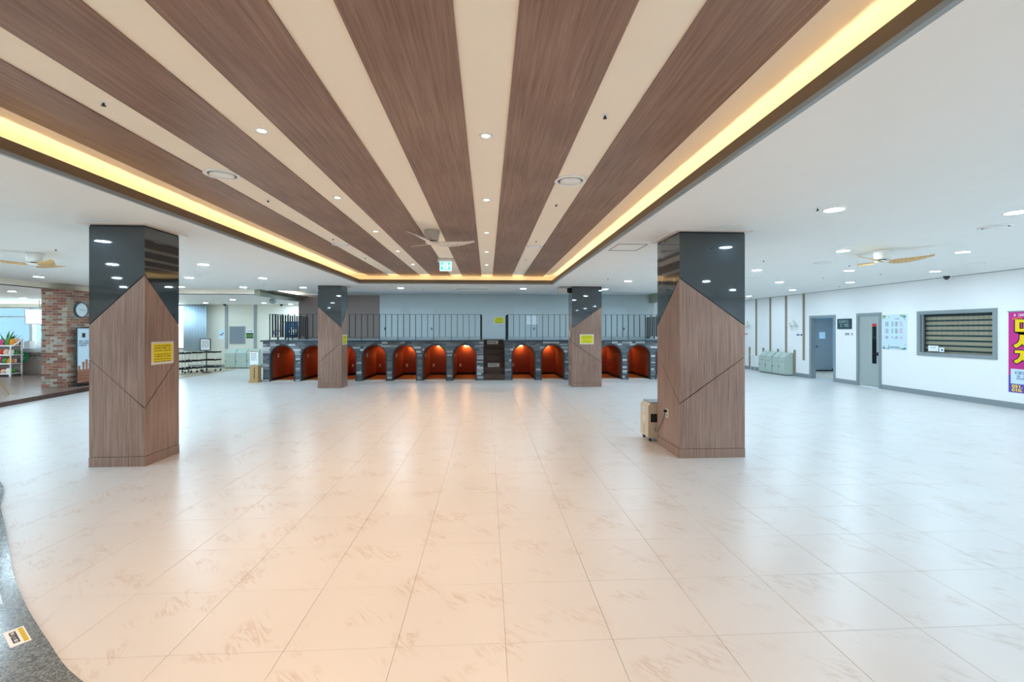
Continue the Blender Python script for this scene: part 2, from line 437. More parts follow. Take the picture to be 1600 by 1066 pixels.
inn = off(edge, 0.21)
kb = MB()
for a, b, c, d in zip(edge[:-1], edge[1:], inn[1:], inn[:-1]): kb.prism([(a[0], a[1], 0.0), (d[0], d[1], 0), (c[0], c[1], 0), (b[0], b[1], 0)], (0, 0, 0.022))
kerb = tag(kb.build('granite_kerb', 'granite'), 'dark speckled granite kerb curving along the near left floor', 'kerb')
inn2 = off(edge, 1.3); wb = MB()
for a, b, c, d in zip(inn[:-1], inn[1:], inn2[1:], inn2[:-1]): wb.prism([(a[0], a[1], 0.0), (d[0], d[1], 0), (c[0], c[1], 0), (b[0], b[1], 0)], (0, 0, 0.02))
tag(wb.build('timber_floor', 'wood_beige_floor'), 'pale timber floor inside the granite kerb, bottom left', 'floor')
# warning sticker on the kerb
so = Vector((-2.361, 2.406, 0.0225)); sr = Vector((-2.515 + 2.361, 2.525 - 2.406, 0)).normalized(); su = Vector((-2.324 + 2.361, 2.463 - 2.406, 0)).normalized()
SF = Fr(so, -su.cross(Vector((0, 0, 1))), (0, 0, 1), su)
SF = Fr(so, sr, (0, 0, 1), Vector((0, 0, 1)).cross(sr) * -1)
st = thing('caution_sticker', 'white caution sticker with yellow hatching on the granite kerb', 'sticker', so)
W_, H_ = 0.195, 0.075
MB().fbox(SF, 0, W_, 0, H_, 0, 0.001).build('backing', 'white_paper', st)
yb = MB().fbox(SF, 0.012, W_ - 0.012, H_ - 0.024, H_ - 0.006, 0.001, 0.0018).build('hazard_band', 'banner_yellow', st)
hz = MB()
for k in range(7):
    x = 0.018 + k * 0.024; hz.fprism(SF, [(x, H_ - .024), (x + .009, H_ - .024), (x + .015, H_ - .006), (x + .006, H_ - .006)], 0.0018, 0.0022)
hz.build('hazard_stripe', 'ochre_ink', yb)
MB().strokes(SF, 0.03, 0.016, W_ - .06, 0.024, 0.001, 5, 0.05).build('printed_text', 'dark_ink', st)
PF = Fr((-3.2, 3.05, 0.0225), (0.75, -0.66, 0), (0, 0, 1), (0.66, 0.75, 0))
pn = thing('floor_notice', 'pale paper notice lying inside the granite kerb at the left edge', 'notice', (-3.2, 3.05, .0225))
MB().fbox(PF, 0, 0.48, -0.16, 0.085, 0, 0.001).build('sheet', 'print_blue', pn)
MB().strokes(PF, 0.22, -0.03, 0.2, 0.06, 0.001, 4, 0.1).build('printed_text', 'leaf_green', pn)

# raised timber platform of the snack corner
pe = [(-9.95, 8.4), (-10.05, 10.04), (-10.22, 11.19), (-10.44, 12.66), (-10.60, 13.6), (-10.9, 14.4)]
pe_out = [(XL, 14.4)]
pm = MB(); back = [(XL, 18.9), (XL, 8.4)]
pm.prism([(x, y, 0.0) for x, y in [*pe[::-1], (XL + .01, 8.4), (XL + .01, 17.4), (-13.1, 17.4), (-13.1, 14.4)]], (0, 0, 0.10))
plat = thing('snack_platform', 'raised dark timber platform edge of the snack corner', 'platform', (-14, 12, 0))
pm.build('deck', 'wood_deck', plat)
em = MB()
inn3 = off(pe, -0.035)
for a, b, c, d in zip(pe[:-1], pe[1:], inn3[1:], inn3[:-1]): em.prism([(a[0], a[1], 0.0), (b[0], b[1], 0), (c[0], c[1], 0), (d[0], d[1], 0)], (0, 0, 0.104))
em.build('nosing', 'wood_edge', plat)
bfl = MB().prism([(x, y, 0.0) for x, y in [(-10.9, 14.45), (-10.35, 14.9), (-10.12, 15.66), (-10.05, 17.4), (-10.08, 18.8), (-10.4, 19.7), (-10.6, YF - .02), (-13.05, YF - .02), (-13.05, 14.45)]], (0, 0, .006))
tag(bfl.build('beige_floor', 'wood_beige_floor'), 'beige timber floor area under the serving carts', 'floor')

# ================================================================== ceiling
cm = MB(); tk = 0.14
z0, z1 = ZC, ZC + tk
NEAR = YN
cm.box(TRX + .03, XR + .1, NEAR, 14.88, z0, z0 + .02)
cm.box(SX1 + .03, XR + .1, 14.88, 22.0, z0, z0 + .02)
cm.box(TL - .03, TRX + .03, TB + .03, 14.88, z0, z0 + .02)
cm.box(-7.1, TL - .03, NEAR, 14.88, z0, z0 + .02)
cm.box(TL - .03, TRX + .03, NEAR, TN - .03, z0, z0 + .02)
# left part with a rounded rear corner
rc = 0.9; arc = [(-11.55 + rc + rc * math.cos(t), 14.42 - rc + rc * math.sin(t)) for t in [PI / 2 + k * PI / 16 for k in range(9)]]
poly = [(-7.1, NEAR), (-7.1, 14.42), *arc, (-11.55, NEAR)]
cm.prism([(x, y, z0) for x, y in poly], (0, 0, .02))
ceil = struct('ceiling', cm, 'white_ceiling', label='white plasterboard ceiling around the timber-striped tray')
# step down to the lower rear-left ceiling
sm = MB(); line = [(-7.1, 14.42), *arc, (-11.55, NEAR)]
for a, b in zip(line[:-1], line[1:]): sm.add([(a[0], a[1], ZR), (b[0], b[1], ZR), (b[0], b[1], ZC + .01), (a[0], a[1], ZC + .01)], [(0, 1, 2, 3)])
sm.build('step_face', 'tray_white', ceil)
rm = MB()
rm.prism([(x, y, ZR) for x, y in [(-7.1, 14.42), (-7.1, 21), (XL, 21), (XL, NEAR), (-11.55, NEAR), *arc[::-1]]], (0, 0, .02))
rm.build('lower_ceiling', 'white_ceiling', ceil)
# tray: lip, trough, upper ceiling
lip = MB(); lt = ZC + 0.115; cw = 0.30
for q in ((TRX, TRX + .03, TN, TB), (TL - .03, TL, TN, TB), (TL - .03, TRX + .03, TB, TB + .03), (TL - .03, TRX + .03, TN - .03, TN)): MB().box(*q, ZC + .03, lt).build('cove_lip', 'lip_brown', ceil)
for q in ((TRX - .004, TRX + .03, TN, TB), (TL - .03, TL + .004, TN, TB), (TL - .03, TRX + .03, TB - .004, TB + .03), (TL - .03, TRX + .03, TN - .03, TN + .004)): MB().box(*q, ZC, ZC + .03).build('shaded_lip_edge', 'trim_grey', ceil)  # white-painted edge; its shade is put into the grey colour
tr = MB(); zt = ZC + .02
tr.box(TRX + cw, TRX + cw + .03, TN - cw, TB + cw, zt, ZU); tr.box(TL - cw - .03, TL - cw, TN - cw, TB + cw, zt, ZU)
tr.box(TL - cw, TRX + cw, TB + cw, TB + cw + .03, zt, ZU); tr.box(TL - cw, TRX + cw, TN - cw - .03, TN - cw, zt, ZU)
tr.build('cove_trough', 'tray_white', ceil)
MB().box(TL - cw, TRX + cw, TN - cw, TB + cw, ZU, ZU + .03).build('tray_ceiling', 'tray_white', ceil)
le = (zt + .001, zt + .006)
led = [MB().box(TRX + .032, TRX + .05, TN, TB, *le), MB().box(TL - .05, TL - .032, TN, TB, *le), MB().box(TL, TRX, TB + .032, TB + .05, *le), MB().box(TL, TRX, TN - .05, TN - .032, *le)]
for m in led: m.build('light_strip', 'cove_led', ceil)
for x0, x1 in [(-3.24, -2.682), (-2.384, -1.839), (-1.543, -0.997), (-0.693, -0.156), (0.146, 0.685), (0.998, 1.546)]:
    MB().box(x0, x1, TN - .2, TB + cw - .02, ZU - .012, ZU).build('wood_panel', 'wood_ceiling', ceil)
# stage alcove ceiling and its side beams
am = MB(); am.box(-7.1, SX1 + .1, 14.88, SB + .1, 2.98, 3.0); am.box(-7.1, SX1 + .1, 14.86, 14.88, ZC, 2.98)
am.build('alcove_ceiling', 'white_ceiling', ceil)
MB().box(-7.1, -6.93, 14.42, SB, 2.66, ZC + .02).build('alcove_beam', 'alcove_beam', ceil); MB().box(SX1 - .1, SX1 + .05, 14.88, SB, 2.66, 3.0).build('alcove_beam', 'alcove_beam', ceil)
MB().box(-6.93, -6.72, 14.9, SB, ZC - .03, ZC + .02).build('alcove_shelf', 'lip_brown', ceil)
MB().box(-6.86, -6.84, 15.0, SB - .1, ZC + .02, ZC + .026).build('light_strip', 'alcove_led', ceil)
# access hatch outline
hm = MB()
for a in ((1.80 + .08, 2.32, 6.5, 6.515), (1.88, 2.32, 7.03, 7.045), (1.88, 1.895, 6.5, 7.045), (2.305, 2.32, 6.5, 7.045)): hm.box(*a, ZC - .006, ZC)
hm.build('hatch_frame', 'trim_grey', ceil)

# ================================================================== walls
OPEN = [(13.65, 14.65, 0, 2.0), (12.0, 12.70, 0, 2.01), (9.16, 10.82, 1.045, 1.995)]
wm = MB(); x0, x1 = XR, XR + .15
ys = [YN, 9.16, 10.82, 12.0, 12.70, 13.65, 14.65, 22.0]
wm.box(x0, x1, ys[0], ys[1], 0, ZC); wm.box(x0, x1, ys[2], ys[3], 0, ZC); wm.box(x0, x1, ys[4], ys[5], 0, ZC); wm.box(x0, x1, ys[6], ys[7], 0, ZC)
wm.box(x0, x1, 9.16, 10.82, 0, 1.045); wm.box(x0, x1, 9.16, 10.82, 1.995, ZC)
wm.box(x0, x1, 12.0, 12.7, 2.01, ZC); wm.box(x0, x1, 13.65, 14.65, 2.0, ZC)
wall_r = struct('wall_right', wm, 'white_wall', label='long white wall with doors and service window on the right')
struct('trim_1', MB().box(XR - .012, XR, YN, 22, ZC - .012, ZC), 'trim_grey', label='thin shadow trim where right wall meets ceiling')
for a, b, l in ((YN, 11.93, 'below the service window'), (12.77, 13.58, 'between the two doors'), (14.72, 22, 'beyond the open doorway')):
    struct('baseboard_right', MB().box(XR - .015, XR, a, b, 0, .125), 'skirting_grey', label='grey skirting board on the right wall ' + l)
struct('wall_back', MB().box(XL, XR, YN - .15, YN, 0, 3.2), 'white_wall', label='white wall behind the viewpoint')
# rear wall (behind the carts) with window openings
rw = MB(); y0, y1 = YF, YF + .15
for a in ((XL, -21.0), (-18.95, -18.85), (-16.2, -13.9), (-12.66, SX0 - .12)): rw.box(a[0], a[1], y0, y1, 0, ZR)
for a in ((-21.0, -18.95), (-18.85, -16.2)): rw.box(a[0], a[1], y0, y1, 0, .85); rw.box(a[0], a[1], y0, y1, 2.5, ZR)
rw.box(-13.9, -12.66, y0, y1, 0, .85)
struct('wall_rear', rw, 'cream_wall', label='cream rear wall behind the carts and grey cabinets')
struct('wall_end', MB().box(SX1, 15, 21.5, 21.65, 0, ZC), 'white_wall', label='white end wall beyond the stage on the right')
struct('baseboard_rear', MB().box(-12.6, SX0 - .2, YF - .015, YF, 0, .14), 'skirting_grey', label='grey skirting board along the rear wall')
lw = MB(); xa, xb = XL - .15, XL
lw.box(xa, xb, YN, -3, 0, ZR); lw.box(xa, xb, 17.5, 21, 0, ZR); lw.box(xa, xb, -3, 17.5, 0, .8); lw.box(xa, xb, -3, 17.5, 2.5, ZR)
for y in range(-3, 18, 3): lw.box(xa, xb, y, y + .25, .8, 2.5)
struct('wall_left', lw, 'white_wall', label='far left outer wall with a row of tall windows')
wn = 3
for y in range(-3, 16, 3):
    o = struct('window_%d' % wn, MB().box(xa + .06, xa + .07, y + .25, min(y + 3, 17.5), .8, 2.5), 'window_glass'); wn += 1
    o['label'] = 'large daylight window in the far left wall'
# stage surroundings
wb_ = MB(); wb_.box(-7.06, SX1 + .1, SB, SB + .2, 0, 2.98)
struct('wall_stage', wb_, 'stage_grey', label='blue-grey wall at the back of the stage')
struct('trim_2', MB().box(-7.06, -4.08, SB - .03, SB, 1.25, 2.92), 'stage_brown', label='brown wall panel at the back left of the stage')
struct('wall_stage_side', MB().box(-7.06, -6.9, SB + .2, YF, 0, ZR), 'cream_wall', label='short return wall behind the brown stage panel')
struct('wall_stage_end', MB().box(SX1, SX1 + .1, SB + .2, 21.5, 0, ZC), 'white_wall', label='return wall behind the right end of the stage')
# stage doors
SF_ = Fr((0, SB, 0), (1, 0, 0), (0, -1, 0))
for k, (xa_, xb_, hx) in enumerate(((-4.06, -3.25, -3.87), (-2.9, -2.05, -2.11), (1.0, 1.86, 1.80), (4.55, 5.40, 5.32))):
    d = MB(); d.fbox(SF_, xa_, xb_, 1.28, 2.45 if k < 2 else 2.5, 0, .012)
    o = struct('door_%d' % (k + 3), d, 'stage_door_grey', label=('grey flush stage door, %s from the left' % ord_(k)))
    hm = MB().fbox(SF_, hx - .015, hx + .015, 1.6, 1.7, .012, .03); hm.fbox(SF_, hx - .012, hx + .012, 1.66, 1.685, .03, .07)
    hm.build('door_handle', 'black_plastic', o)

# ================================================================== right wall openings
RW = Fr((XR, 0, 0), (0, -1, 0), (-1, 0, 0))      # x = -Y
def frame_mb(F, x0, x1, y0, y1, w, n0, n1, bottom=True, i=0.0):
    x0 += i; x1 -= i; y1 -= i; w += i
    if bottom: y0 += i
    m = MB(); m.fbox(F, x0 - w, x0, y0 - (w if bottom else 0), y1 + w, n0, n1); m.fbox(F, x1, x1 + w, y0 - (w if bottom else 0), y1 + w, n0, n1)
    m.fbox(F, x0, x1, y1, y1 + w, n0, n1)
    if bottom: m.fbox(F, x0, x1, y0 - w, y0, n0, n1)
    return m
d1 = struct('door_1', frame_mb(RW, -14.65, -13.65, 0, 2.0, .07, -.152, .02, False, .012), 'trim_grey', label='open grey-framed doorway in the right wall')
# passage seen through it
pw = MB(); pw.box(10.87, 14.6, 17.2, 17.3, 0, 2.6); pw.box(14.5, 14.6, 12.9, 17.2, 0, 2.6); pw.box(10.87, 14.6, 12.8, 12.9, 0, 2.6); pw.box(10.87, 14.6, 12.8, 17.3, 2.45, 2.5)
struct('wall_passage', pw, 'bluish_panel', label='bluish walls of the passage beyond the open doorway')
PWF = Fr((0, 17.2, 0), (1, 0, 0), (0, -1, 0))
id_ = thing('passage_door', 'grey inner door with a paper sheet seen through the open doorway', 'door', (13.0, 17.2, 0))
MB().fbox(PWF, 12.66, 13.40, 0.05, 2.03, .0, .04).build('leaf', 'trim_grey', id_)
MB().fbox(PWF, 12.88, 13.12, 1.27, 1.52, .04, .042).build('paper', 'print_blue', id_)
hd = MB().fbox(PWF, 12.73, 12.78, .93, .99, .04, .06); hd.fbox(PWF, 12.75, 12.86, .95, .965, .06, .075); hd.build('handle', 'black_plastic', id_)
struct('baseboard_passage', MB().fbox(PWF, 10.9, 14.5, 0, .1, 0, .012), 'niche_skirt', label='dark skirting in the passage beyond the doorway')
lmp = thing('added_passage_light', 'added unseen square ceiling light inside the passage beyond the doorway', 'light', (12.6, 15.2, 2.43))  # added lamp out of view, gives the passage its bluish light
MB().box(12.3, 12.9, 14.9, 15.5, 2.43, 2.45).build('housing', 'white_plastic', lmp)
emit('added_passage_lens', (0.55, 0.8, 1.0), 42.0); MB().box(12.33, 12.87, 14.93, 15.47, 2.422, 2.43).build('lens', 'added_passage_lens', lmp)

d2 = struct('door_2', frame_mb(RW, -12.70, -12.0, 0, 2.01, .07, -.152, .02, False, .012), 'trim_grey', label='closed grey door with narrow black window in the right wall')
lf = MB(); lf.fbox(RW, -12.685, -12.015, .01, 1.995, -.05, -.005); lf.build('leaf', 'door_grey', d2)
gl = MB().fbox(RW, -12.24, -12.10, .67, 1.70, -.005, .001).build('vision_panel', 'black_glass', d2)
MB().fbox(RW, -12.24, -12.10, 1.70, 1.78, -.005, .002).build('red_sticker', 'red_ink', d2)
hb = MB().fbox(RW, -12.075, -12.035, .89, .99, -.005, .01); hb.fbox(RW, -12.17, -12.045, .93, .95, .035, .05); hb.fbox(RW, -12.065, -12.045, .93, .95, .01, .05)
hb.build('handle', 'black_plastic', d2)

w1 = struct('window_1', frame_mb(RW, -10.82, -9.16, 1.045, 1.995, .07, -.152, .02, True, .012), 'trim_grey', label='grey-framed service window with striped blind in the right wall')
MB().fbox(RW, -10.82, -9.16, 1.045, 1.995, -.05, -.044).build('pane', 'window_glass', w1)
MB().fbox(RW, -10.79, -10.76, 1.057, 1.983, -.044, -.015).build('sash_bar', 'trim_grey', w1)
MB().fbox(RW, -10.808, -9.172, 1.057, 1.983, -.125, -.118).build('blind_backing', 'blind_dark', w1)
for k in range(8):
    zt_ = 1.92 - k * .1185
    MB().fbox(RW, -10.78, -9.175, max(zt_ - .078, 1.06), zt_, -.118, -.108).build('slat', 'blind_slat', w1)
cd = MB()
for k in range(14): cd.fbox(RW, -10.6 + k * .105, -10.596 + k * .105, 1.5, 1.93, -.108, -.106)
cd.build('blind_cord', 'stage_brown', w1)
p = thing('window_notice', 'white printed sheet in the lower left corner of service window', 'notice', (XR, 10.58, 1.09))
MB().fbox(RW, -10.70 + .05, -10.40, 1.09, 1.225, -.044, -.042).build('sheet', 'white_paper', p)
MB().strokes(RW, -10.60, 1.17, .16, .02, -.042, 2).build('printed_text', 'grey_ink', p)
p = thing('window_card', 'small square white card beside the printed sheet in service window', 'notice', (XR, 10.35, 1.08))
MB().fbox(RW, -10.38, -10.26, 1.08, 1.185, -.044, -.042).build('sheet', 'white_paper', p)
MB().lathe([(.022, 0), (.022, .001)], RW.p(-10.31, 1.13, -.042), 12, RW.n).build('round_mark', 'blue_ink', p)

# price poster
p = thing('price_poster', 'white price-list poster with green leaf corners beside the grey door', 'poster', (XR, 11.54, 1.08))
MB().fbox(RW, -11.91, -11.17, 1.08, 2.01, 0, .004).build('sheet', 'print_blue', p)
lfm = MB(); rnd = random.Random(3)
for k in range(46):
    corner = k % 4
    cx = -11.91 + abs(rnd.gauss(0, .10)) + .02 if corner in (0, 2) else -11.17 - abs(rnd.gauss(0, .10)) - .02
    cy = 2.0 - abs(rnd.gauss(0, .05)) if corner < 2 else 1.09 + abs(rnd.gauss(0, .04))
    cx = min(max(cx, -11.88), -11.2); cy = min(max(cy, 1.11), 1.98); a = rnd.random() * PI; L = .035
    d = Vector((math.cos(a), math.sin(a))) * L; e = Vector((-math.sin(a), math.cos(a))) * .012
    pts = [(cx - d.x, cy - d.y), (cx + e.x, cy + e.y), (cx + d.x, cy + d.y), (cx - e.x, cy - e.y)]
    pts = [(min(max(x, -11.908), -11.172), min(max(y, 1.082), 2.008)) for x, y in pts]
    lfm.fprism(RW, pts, .004, .005)
MB.build(lfm, 'leaf_border', 'leaf_print', p)
fm = MB()
for cx, cy in ((-11.22, 1.95), (-11.25, 1.93), (-11.87, 1.13), (-11.84, 1.11), (-11.22, 1.13), (-11.24, 1.115)): fm.lathe([(.022, 0), (.022, .0015)], RW.p(cx, cy, .004), 8, RW.n)
fm.build('blue_flower', 'flower_blue', p)
tx = MB(); tr_ = MB()
for r_, (yy, hh) in enumerate([(1.80, .018), (1.775, .018), (1.75, .018), (1.725, .018), (1.70, .018), (1.62, .018), (1.595, .018), (1.57, .018), (1.545, .018), (1.52, .018), (1.42, .018), (1.395, .018), (1.37, .018)]):
    tx.strokes(RW, -11.81, yy, .10, hh, .004, r_, .1); tx.strokes(RW, -11.62, yy, .05, hh, .004, r_ + 40, .1); tx.strokes(RW, -11.52, yy, .09, hh, .004, r_ + 80, .1)
    tr_.strokes(RW, -11.38, yy, .08, hh, .004, r_ + 120, .1)
tx.strokes(RW, -11.73, 1.12, .36, .045, .004, 77, .02)
tx.strokes(RW, -11.55, 1.88, .18, .03, .004, 78, .1)
tx.build('price_text', 'grey_ink', p); tr_.build('price_text', 'pink_ink', p)
# dark sign board and lettering below it
p = thing('sign_board', 'dark slate sign board with chalk lettering between the two doors', 'sign', (XR, 13.2, 1.64))
MB().fbox(RW, -13.48, -12.955, 1.64, 1.935, 0, .02).build('board', 'chalkboard', p)
tm = MB(); tm.strokes(RW, -13.44, 1.82, .44, .07, .02, 9, .12); tm.strokes(RW, -13.36, 1.70, .32, .09, .02, 12, .1); tm.build('lettering', 'chalk', p)
frame_mb(RW, -13.47, -12.965, 1.65, 1.925, .014, .018, .026).build('frame', 'black_plastic', p)
tag(MB().strokes(RW, -13.2, 1.45, .32, .06, 0, 21, .05, .006).build('wall_lettering', 'dark_ink'), 'dark raised lettering on the wall below the slate sign board', 'lettering')
tag(MB().strokes(RW, -15.36, 1.41, .29, .055, 0, 23, .05, .006).build('wall_lettering', 'blue_ink'), 'blue lettering on the wall below the right wall planter', 'lettering')
tag(MB().strokes(RW, -18.75, 1.41, .40, .055, 0, 25, .05, .006).build('wall_lettering', 'red_ink'), 'red lettering on the wall by the far wall planter', 'lettering')
# massage banner
p = thing('hanging_banner', 'magenta hanging banner with large yellow Korean lettering at right edge', 'banner', (XR, 8.5, .33))
BX0, BX1 = -8.88, -8.18
MB().fbox(RW, BX0, BX1, .68, 1.98, .004, .008).build('upper_cloth', 'magenta', p)
MB().fbox(RW, BX0, BX1, .33, .68, .004, .008).build('lower_cloth', 'violet', p)
MB().fbox(RW, BX0 - .01, BX1 + .01, 1.965, 1.99, .002, .02).build('top_rail', 'trim_grey', p)
MB().fbox(RW, BX0 + .04, BX1 - .04, .51, .81, .008, .009).build('white_panel', 'print_blue', p)
for ch, yy, s_ in (('\ub9c8', 1.53, .36), ('\uc0ac', 1.22, .36), ('\uc9c0', .91, .36)):
    cxm = BX0 + .10
    text_mb(RW, ch, cxm, yy, s_, .008, .001, bold=.034, sx=1.25).build('letter_outline', 'banner_black', p)
    text_mb(RW, ch, cxm, yy, s_, .008, .002, bold=.017, sx=1.25).build('letter', 'banner_yellow', p)
MB().strokes(RW, BX0 + .10, 1.88, .5, .05, .008, 31, .1).build('small_text', 'white_paper', p)
MB().strokes(RW, BX0 + .07, 1.81, .54, .045, .008, 32, .1).build('small_text', 'banner_orange', p)
t2 = MB(); t2.strokes(RW, BX0 + .12, .71, .4, .05, .009, 33, .1); t2.strokes(RW, BX0 + .15, .65, .3, .035, .009, 34, .1); t2.strokes(RW, BX0 + .15, .60, .3, .035, .009, 35, .1)
t2.build('small_text', 'blue_ink', p)
text_mb(RW, '031. 94', BX0 + .06, .43, .085, .008, .001, bold=.004, sx=1.3).build('phone_number', 'banner_yellow', p)
text_mb(RW, '010. 88', BX0 + .06, .355, .085, .008, .001, bold=.004, sx=1.3).build('phone_number', 'banner_yellow', p)

# vertical wall strips
for k, (y, zb) in enumerate(((17.75, .58), (16.84, .6), (15.92, .6), (15.0, .58), (18.66, .6))):
    tag(MB().fbox(RW, -y - .045, -y + .045, zb, ZC - .012, 0, .02).build('wall_strip', 'strip_brown'),
        'tall brown wall strip hanging from the ceiling line, %s from the doorway' % ['fourth', 'third', 'second', 'nearest', 'fifth'][k], 'wall strip', 'brown wall strips on the right wall')
for k, y in enumerate((18.21, 17.28, 16.38, 15.46)):
    tag(MB().fbox(RW, -y - .045, -y + .045, .125, .91, 0, .02).build('wall_strip', 'strip_brown'),
        ['short brown wall strip standing at the far side of the cabinets', 'short brown wall strip behind the farther grey cabinet', 'short brown wall strip behind the nearer grey cabinet', 'short brown wall strip just in front of the nearer grey cabinet'][k],
        'wall strip', 'short brown strips on the right wall')
# wall planters
def planter(y, label):
    p = thing('wall_planter', label, 'planter', (XR, y, 1.78))
    m = MB(); m.fbox(RW, -y - .22, -y + .2, 1.765, 1.785, 0, .12); m.build('shelf', 'white_plastic', p)
    m = MB(); rnd = random.Random(int(y * 10))
    for dx in (-.16, -.06, .05, .12):
        m.cyl(RW.p(-y + dx, 1.765, .06), RW.p(-y + dx, 1.52 + rnd.random() * .12, .06), .012, 6)
    m.build('hanging_cord', 'white_plastic', p)
    m = MB().lathe([(.04, 0), (.055, .07), (.05, .08)], RW.p(-y + .07, 1.785, .06), 10); m.build('pot', 'white_plastic', p)
    for k in range(14):
        dx = rnd.choice((-.15, -.1, .05, .08, .1)); a = rnd.random() * 6.28; b = RW.p(-y + dx, 1.80 + (rnd.random() * .12 if dx > 0 else .0), .06)
        d = Vector((math.cos(a) * .3, math.cos(a), .5 + rnd.random())).normalized() * .07; e = Vector((0, .018, -.01))
        MB().add([b, b + d * .5 + e, b + d, b + d * .5 - e], [(0, 1, 2, 3)]).build('leaf', 'leaf_lime', p)
planter(15.5, 'small white wall planter with lime leaves near the doorway')
planter(18.36, 'small white wall planter with lime leaves at far end of right wall')
# grey sloped-top cabinets
def cabinet(F, x0, x1, doors, depth, label, group, seed):
    c = F.p((x0 + x1) / 2, 0, depth / 2)
    p = thing('bin_cabinet', label, 'cabinet', c, group)
    prof = [(0, .03), (0, .80), (.10, .80), (depth, .60), (depth, .03)]
    MB().prism([F.p(x0, y, n) for n, y in prof], F.r * (x1 - x0)).build('body', 'cabinet_grey', p)
    MB().fbox(F, x0 + .01, x1 - .01, 0, .03, .02, depth - .03).build('plinth', 'black_plastic', p)
    w = (x1 - x0) / doors
    for k in range(doors):
        a, b = x0 + k * w + .008, x0 + (k + 1) * w - .008
        d = MB().fbox(F, a, b, .05, .585, depth, depth + .012).build('door', 'cabinet_grey', p)
        MB().lathe([(.018, 0), (.018, .014)], F.p(a + .03, .30, depth + .012), 10, F.n).build('lock', 'black_plastic', d)
        MB().strokes(F, a + w * .28, .47, w * .5, .022, depth + .012, seed + k, .25).build('printed_text', 'grey_ink', d)
        sl = Vector(F.p(0, .60, depth) - F.p(0, .80, .10)); 
        MB().hull8([F.p(a + .02, .785, .115), F.p(b - .02, .785, .115), F.p(b - .02, .62, depth - .004), F.p(a + .02, .62, depth - .004),
                    F.p(a + .02, .793, .121), F.p(b - .02, .793, .121), F.p(b - .02, .628, depth + .002), F.p(a + .02, .628, depth + .002)]).build('flap', 'cabinet_grey', p)
    return p
cabinet(Fr((XR - .016, 0, 0), (0, -1, 0), (-1, 0, 0)), -17.08, -16.28, 2, .29, 'pale grey-green two-door bin cabinet on the right wall, farther one', 'bin cabinets on the right wall', 50)
cabinet(Fr((XR - .016, 0, 0), (0, -1, 0), (-1, 0, 0)), -16.25, -15.52, 2, .29, 'pale grey-green two-door bin cabinet on the right wall, nearer one', 'bin cabinets on the right wall', 60)
RF = Fr((0, YF - .016, 0), (1, 0, 0), (0, -1, 0))
for k in range(3):
    cabinet(RF, -10.95 + k * .45, -10.95 + k * .45 + .435, 1, .30, 'pale grey-green single bin cabinet at the rear wall, %s of three' % ['left', 'middle', 'right'][k], 'bin cabinets on the rear wall', 70 + k)
# thin wire stand
p = thing('wire_stand', 'thin white wire stand against the right wall beyond the cabinets', 'stand', (XR - .2, 18.0, 0))
m = MB(); 
for y in (17.75, 18.55):
    MB().cyl((XR - .25, y, 0), (XR - .15, y, .62), .008).build('leg', 'white_plastic', p); MB().cyl((XR - .06, y, 0), (XR - .15, y, .62), .008).build('leg', 'white_plastic', p)
pass
MB().cyl((XR - .15, 17.75, .62), (XR - .15, 18.55, .62), .008).build('top_bar', 'white_plastic', p)

# ================================================================== pillars
def pillar(x0, x1, y0, y1, parity, label):
    p = thing('pillar', label, 'pillar', ((x0 + x1) / 2, (y0 + y1) / 2, 0))
    cs = [(x0, y0), (x1, y0), (x1, y1), (x0, y1)]; t = .016; top = 2.812
    gz = lambda i: 2.25 if i % 2 == parity else 1.66
    gr = lambda i: .68 if i % 2 == parity else 1.265
    ins = .018
    MB().box(x0 + ins, x1 - ins, y0 + ins, y1 - ins, 0, top).build('core', 'black_plastic', p)
    for i in range(4):
        a, b = Vector(cs[i]), Vector(cs[(i + 1) % 4]); d = (b - a); w = d.length; d /= w; n = Vector((d.y, -d.x))
        def pan(z00, z01, z10, z11, name, mat, gl=0.0):
            o_ = [(a.x, a.y, z00), (b.x, b.y, z10), (b.x, b.y, z11), (a.x, a.y, z01)]
            ai = a - n * t + d * t; bi = b - n * t - d * t
            i_ = [(ai.x, ai.y, z00), (bi.x, bi.y, z10), (bi.x, bi.y, z11), (ai.x, ai.y, z01)]
            MB().hull8(o_ + i_).build(name, mat, p)
        e = .0065
        pan(gz(i) + e, top, gz(i + 1) + e, top, 'glass_panel', 'black_glass')
        pan(gr(i) + e, gz(i) - e, gr(i + 1) + e, gz(i + 1) - e, 'wood_panel', 'wood_upright')
        pan(.118, gr(i) - e, .118, gr(i + 1) - e, 'wood_panel', 'wood_upright')
    MB().box(x0 - .003, x1 + .003, y0 - .003, y1 + .003, 0, .113).build('plinth', 'wood_upright', p)
    MB().box(x0 - .07, x1 + .07, y0 - .07, y1 + .07, ZC - .01, ZC).build('ceiling_plate', 'fan_white', p)
    MB().box(x0 + .005, x1 - .005, y0 + .005, y1 - .005, top, ZC - .01).build('shadow_gap', 'black_plastic', p)
    return p
PL = (-4.634, -4.011, 5.608, 6.207); PR = (2.395, 3.234, 5.603, 6.347); QL = (-4.658, -4.020, 12.916, 13.46); QR = (2.382, 3.229, 12.81, 13.357)
pillar(*PL, 1, 'near left square pillar with wood panels below black glass')
pillar(*PR, 0, 'near right square pillar with wood panels below black glass, beside dehumidifier')
pillar(*QL, 0, 'far left square pillar with wood and black glass in front of arches')
pillar(*QR, 1, 'far right square pillar with wood and black glass in front of arches')
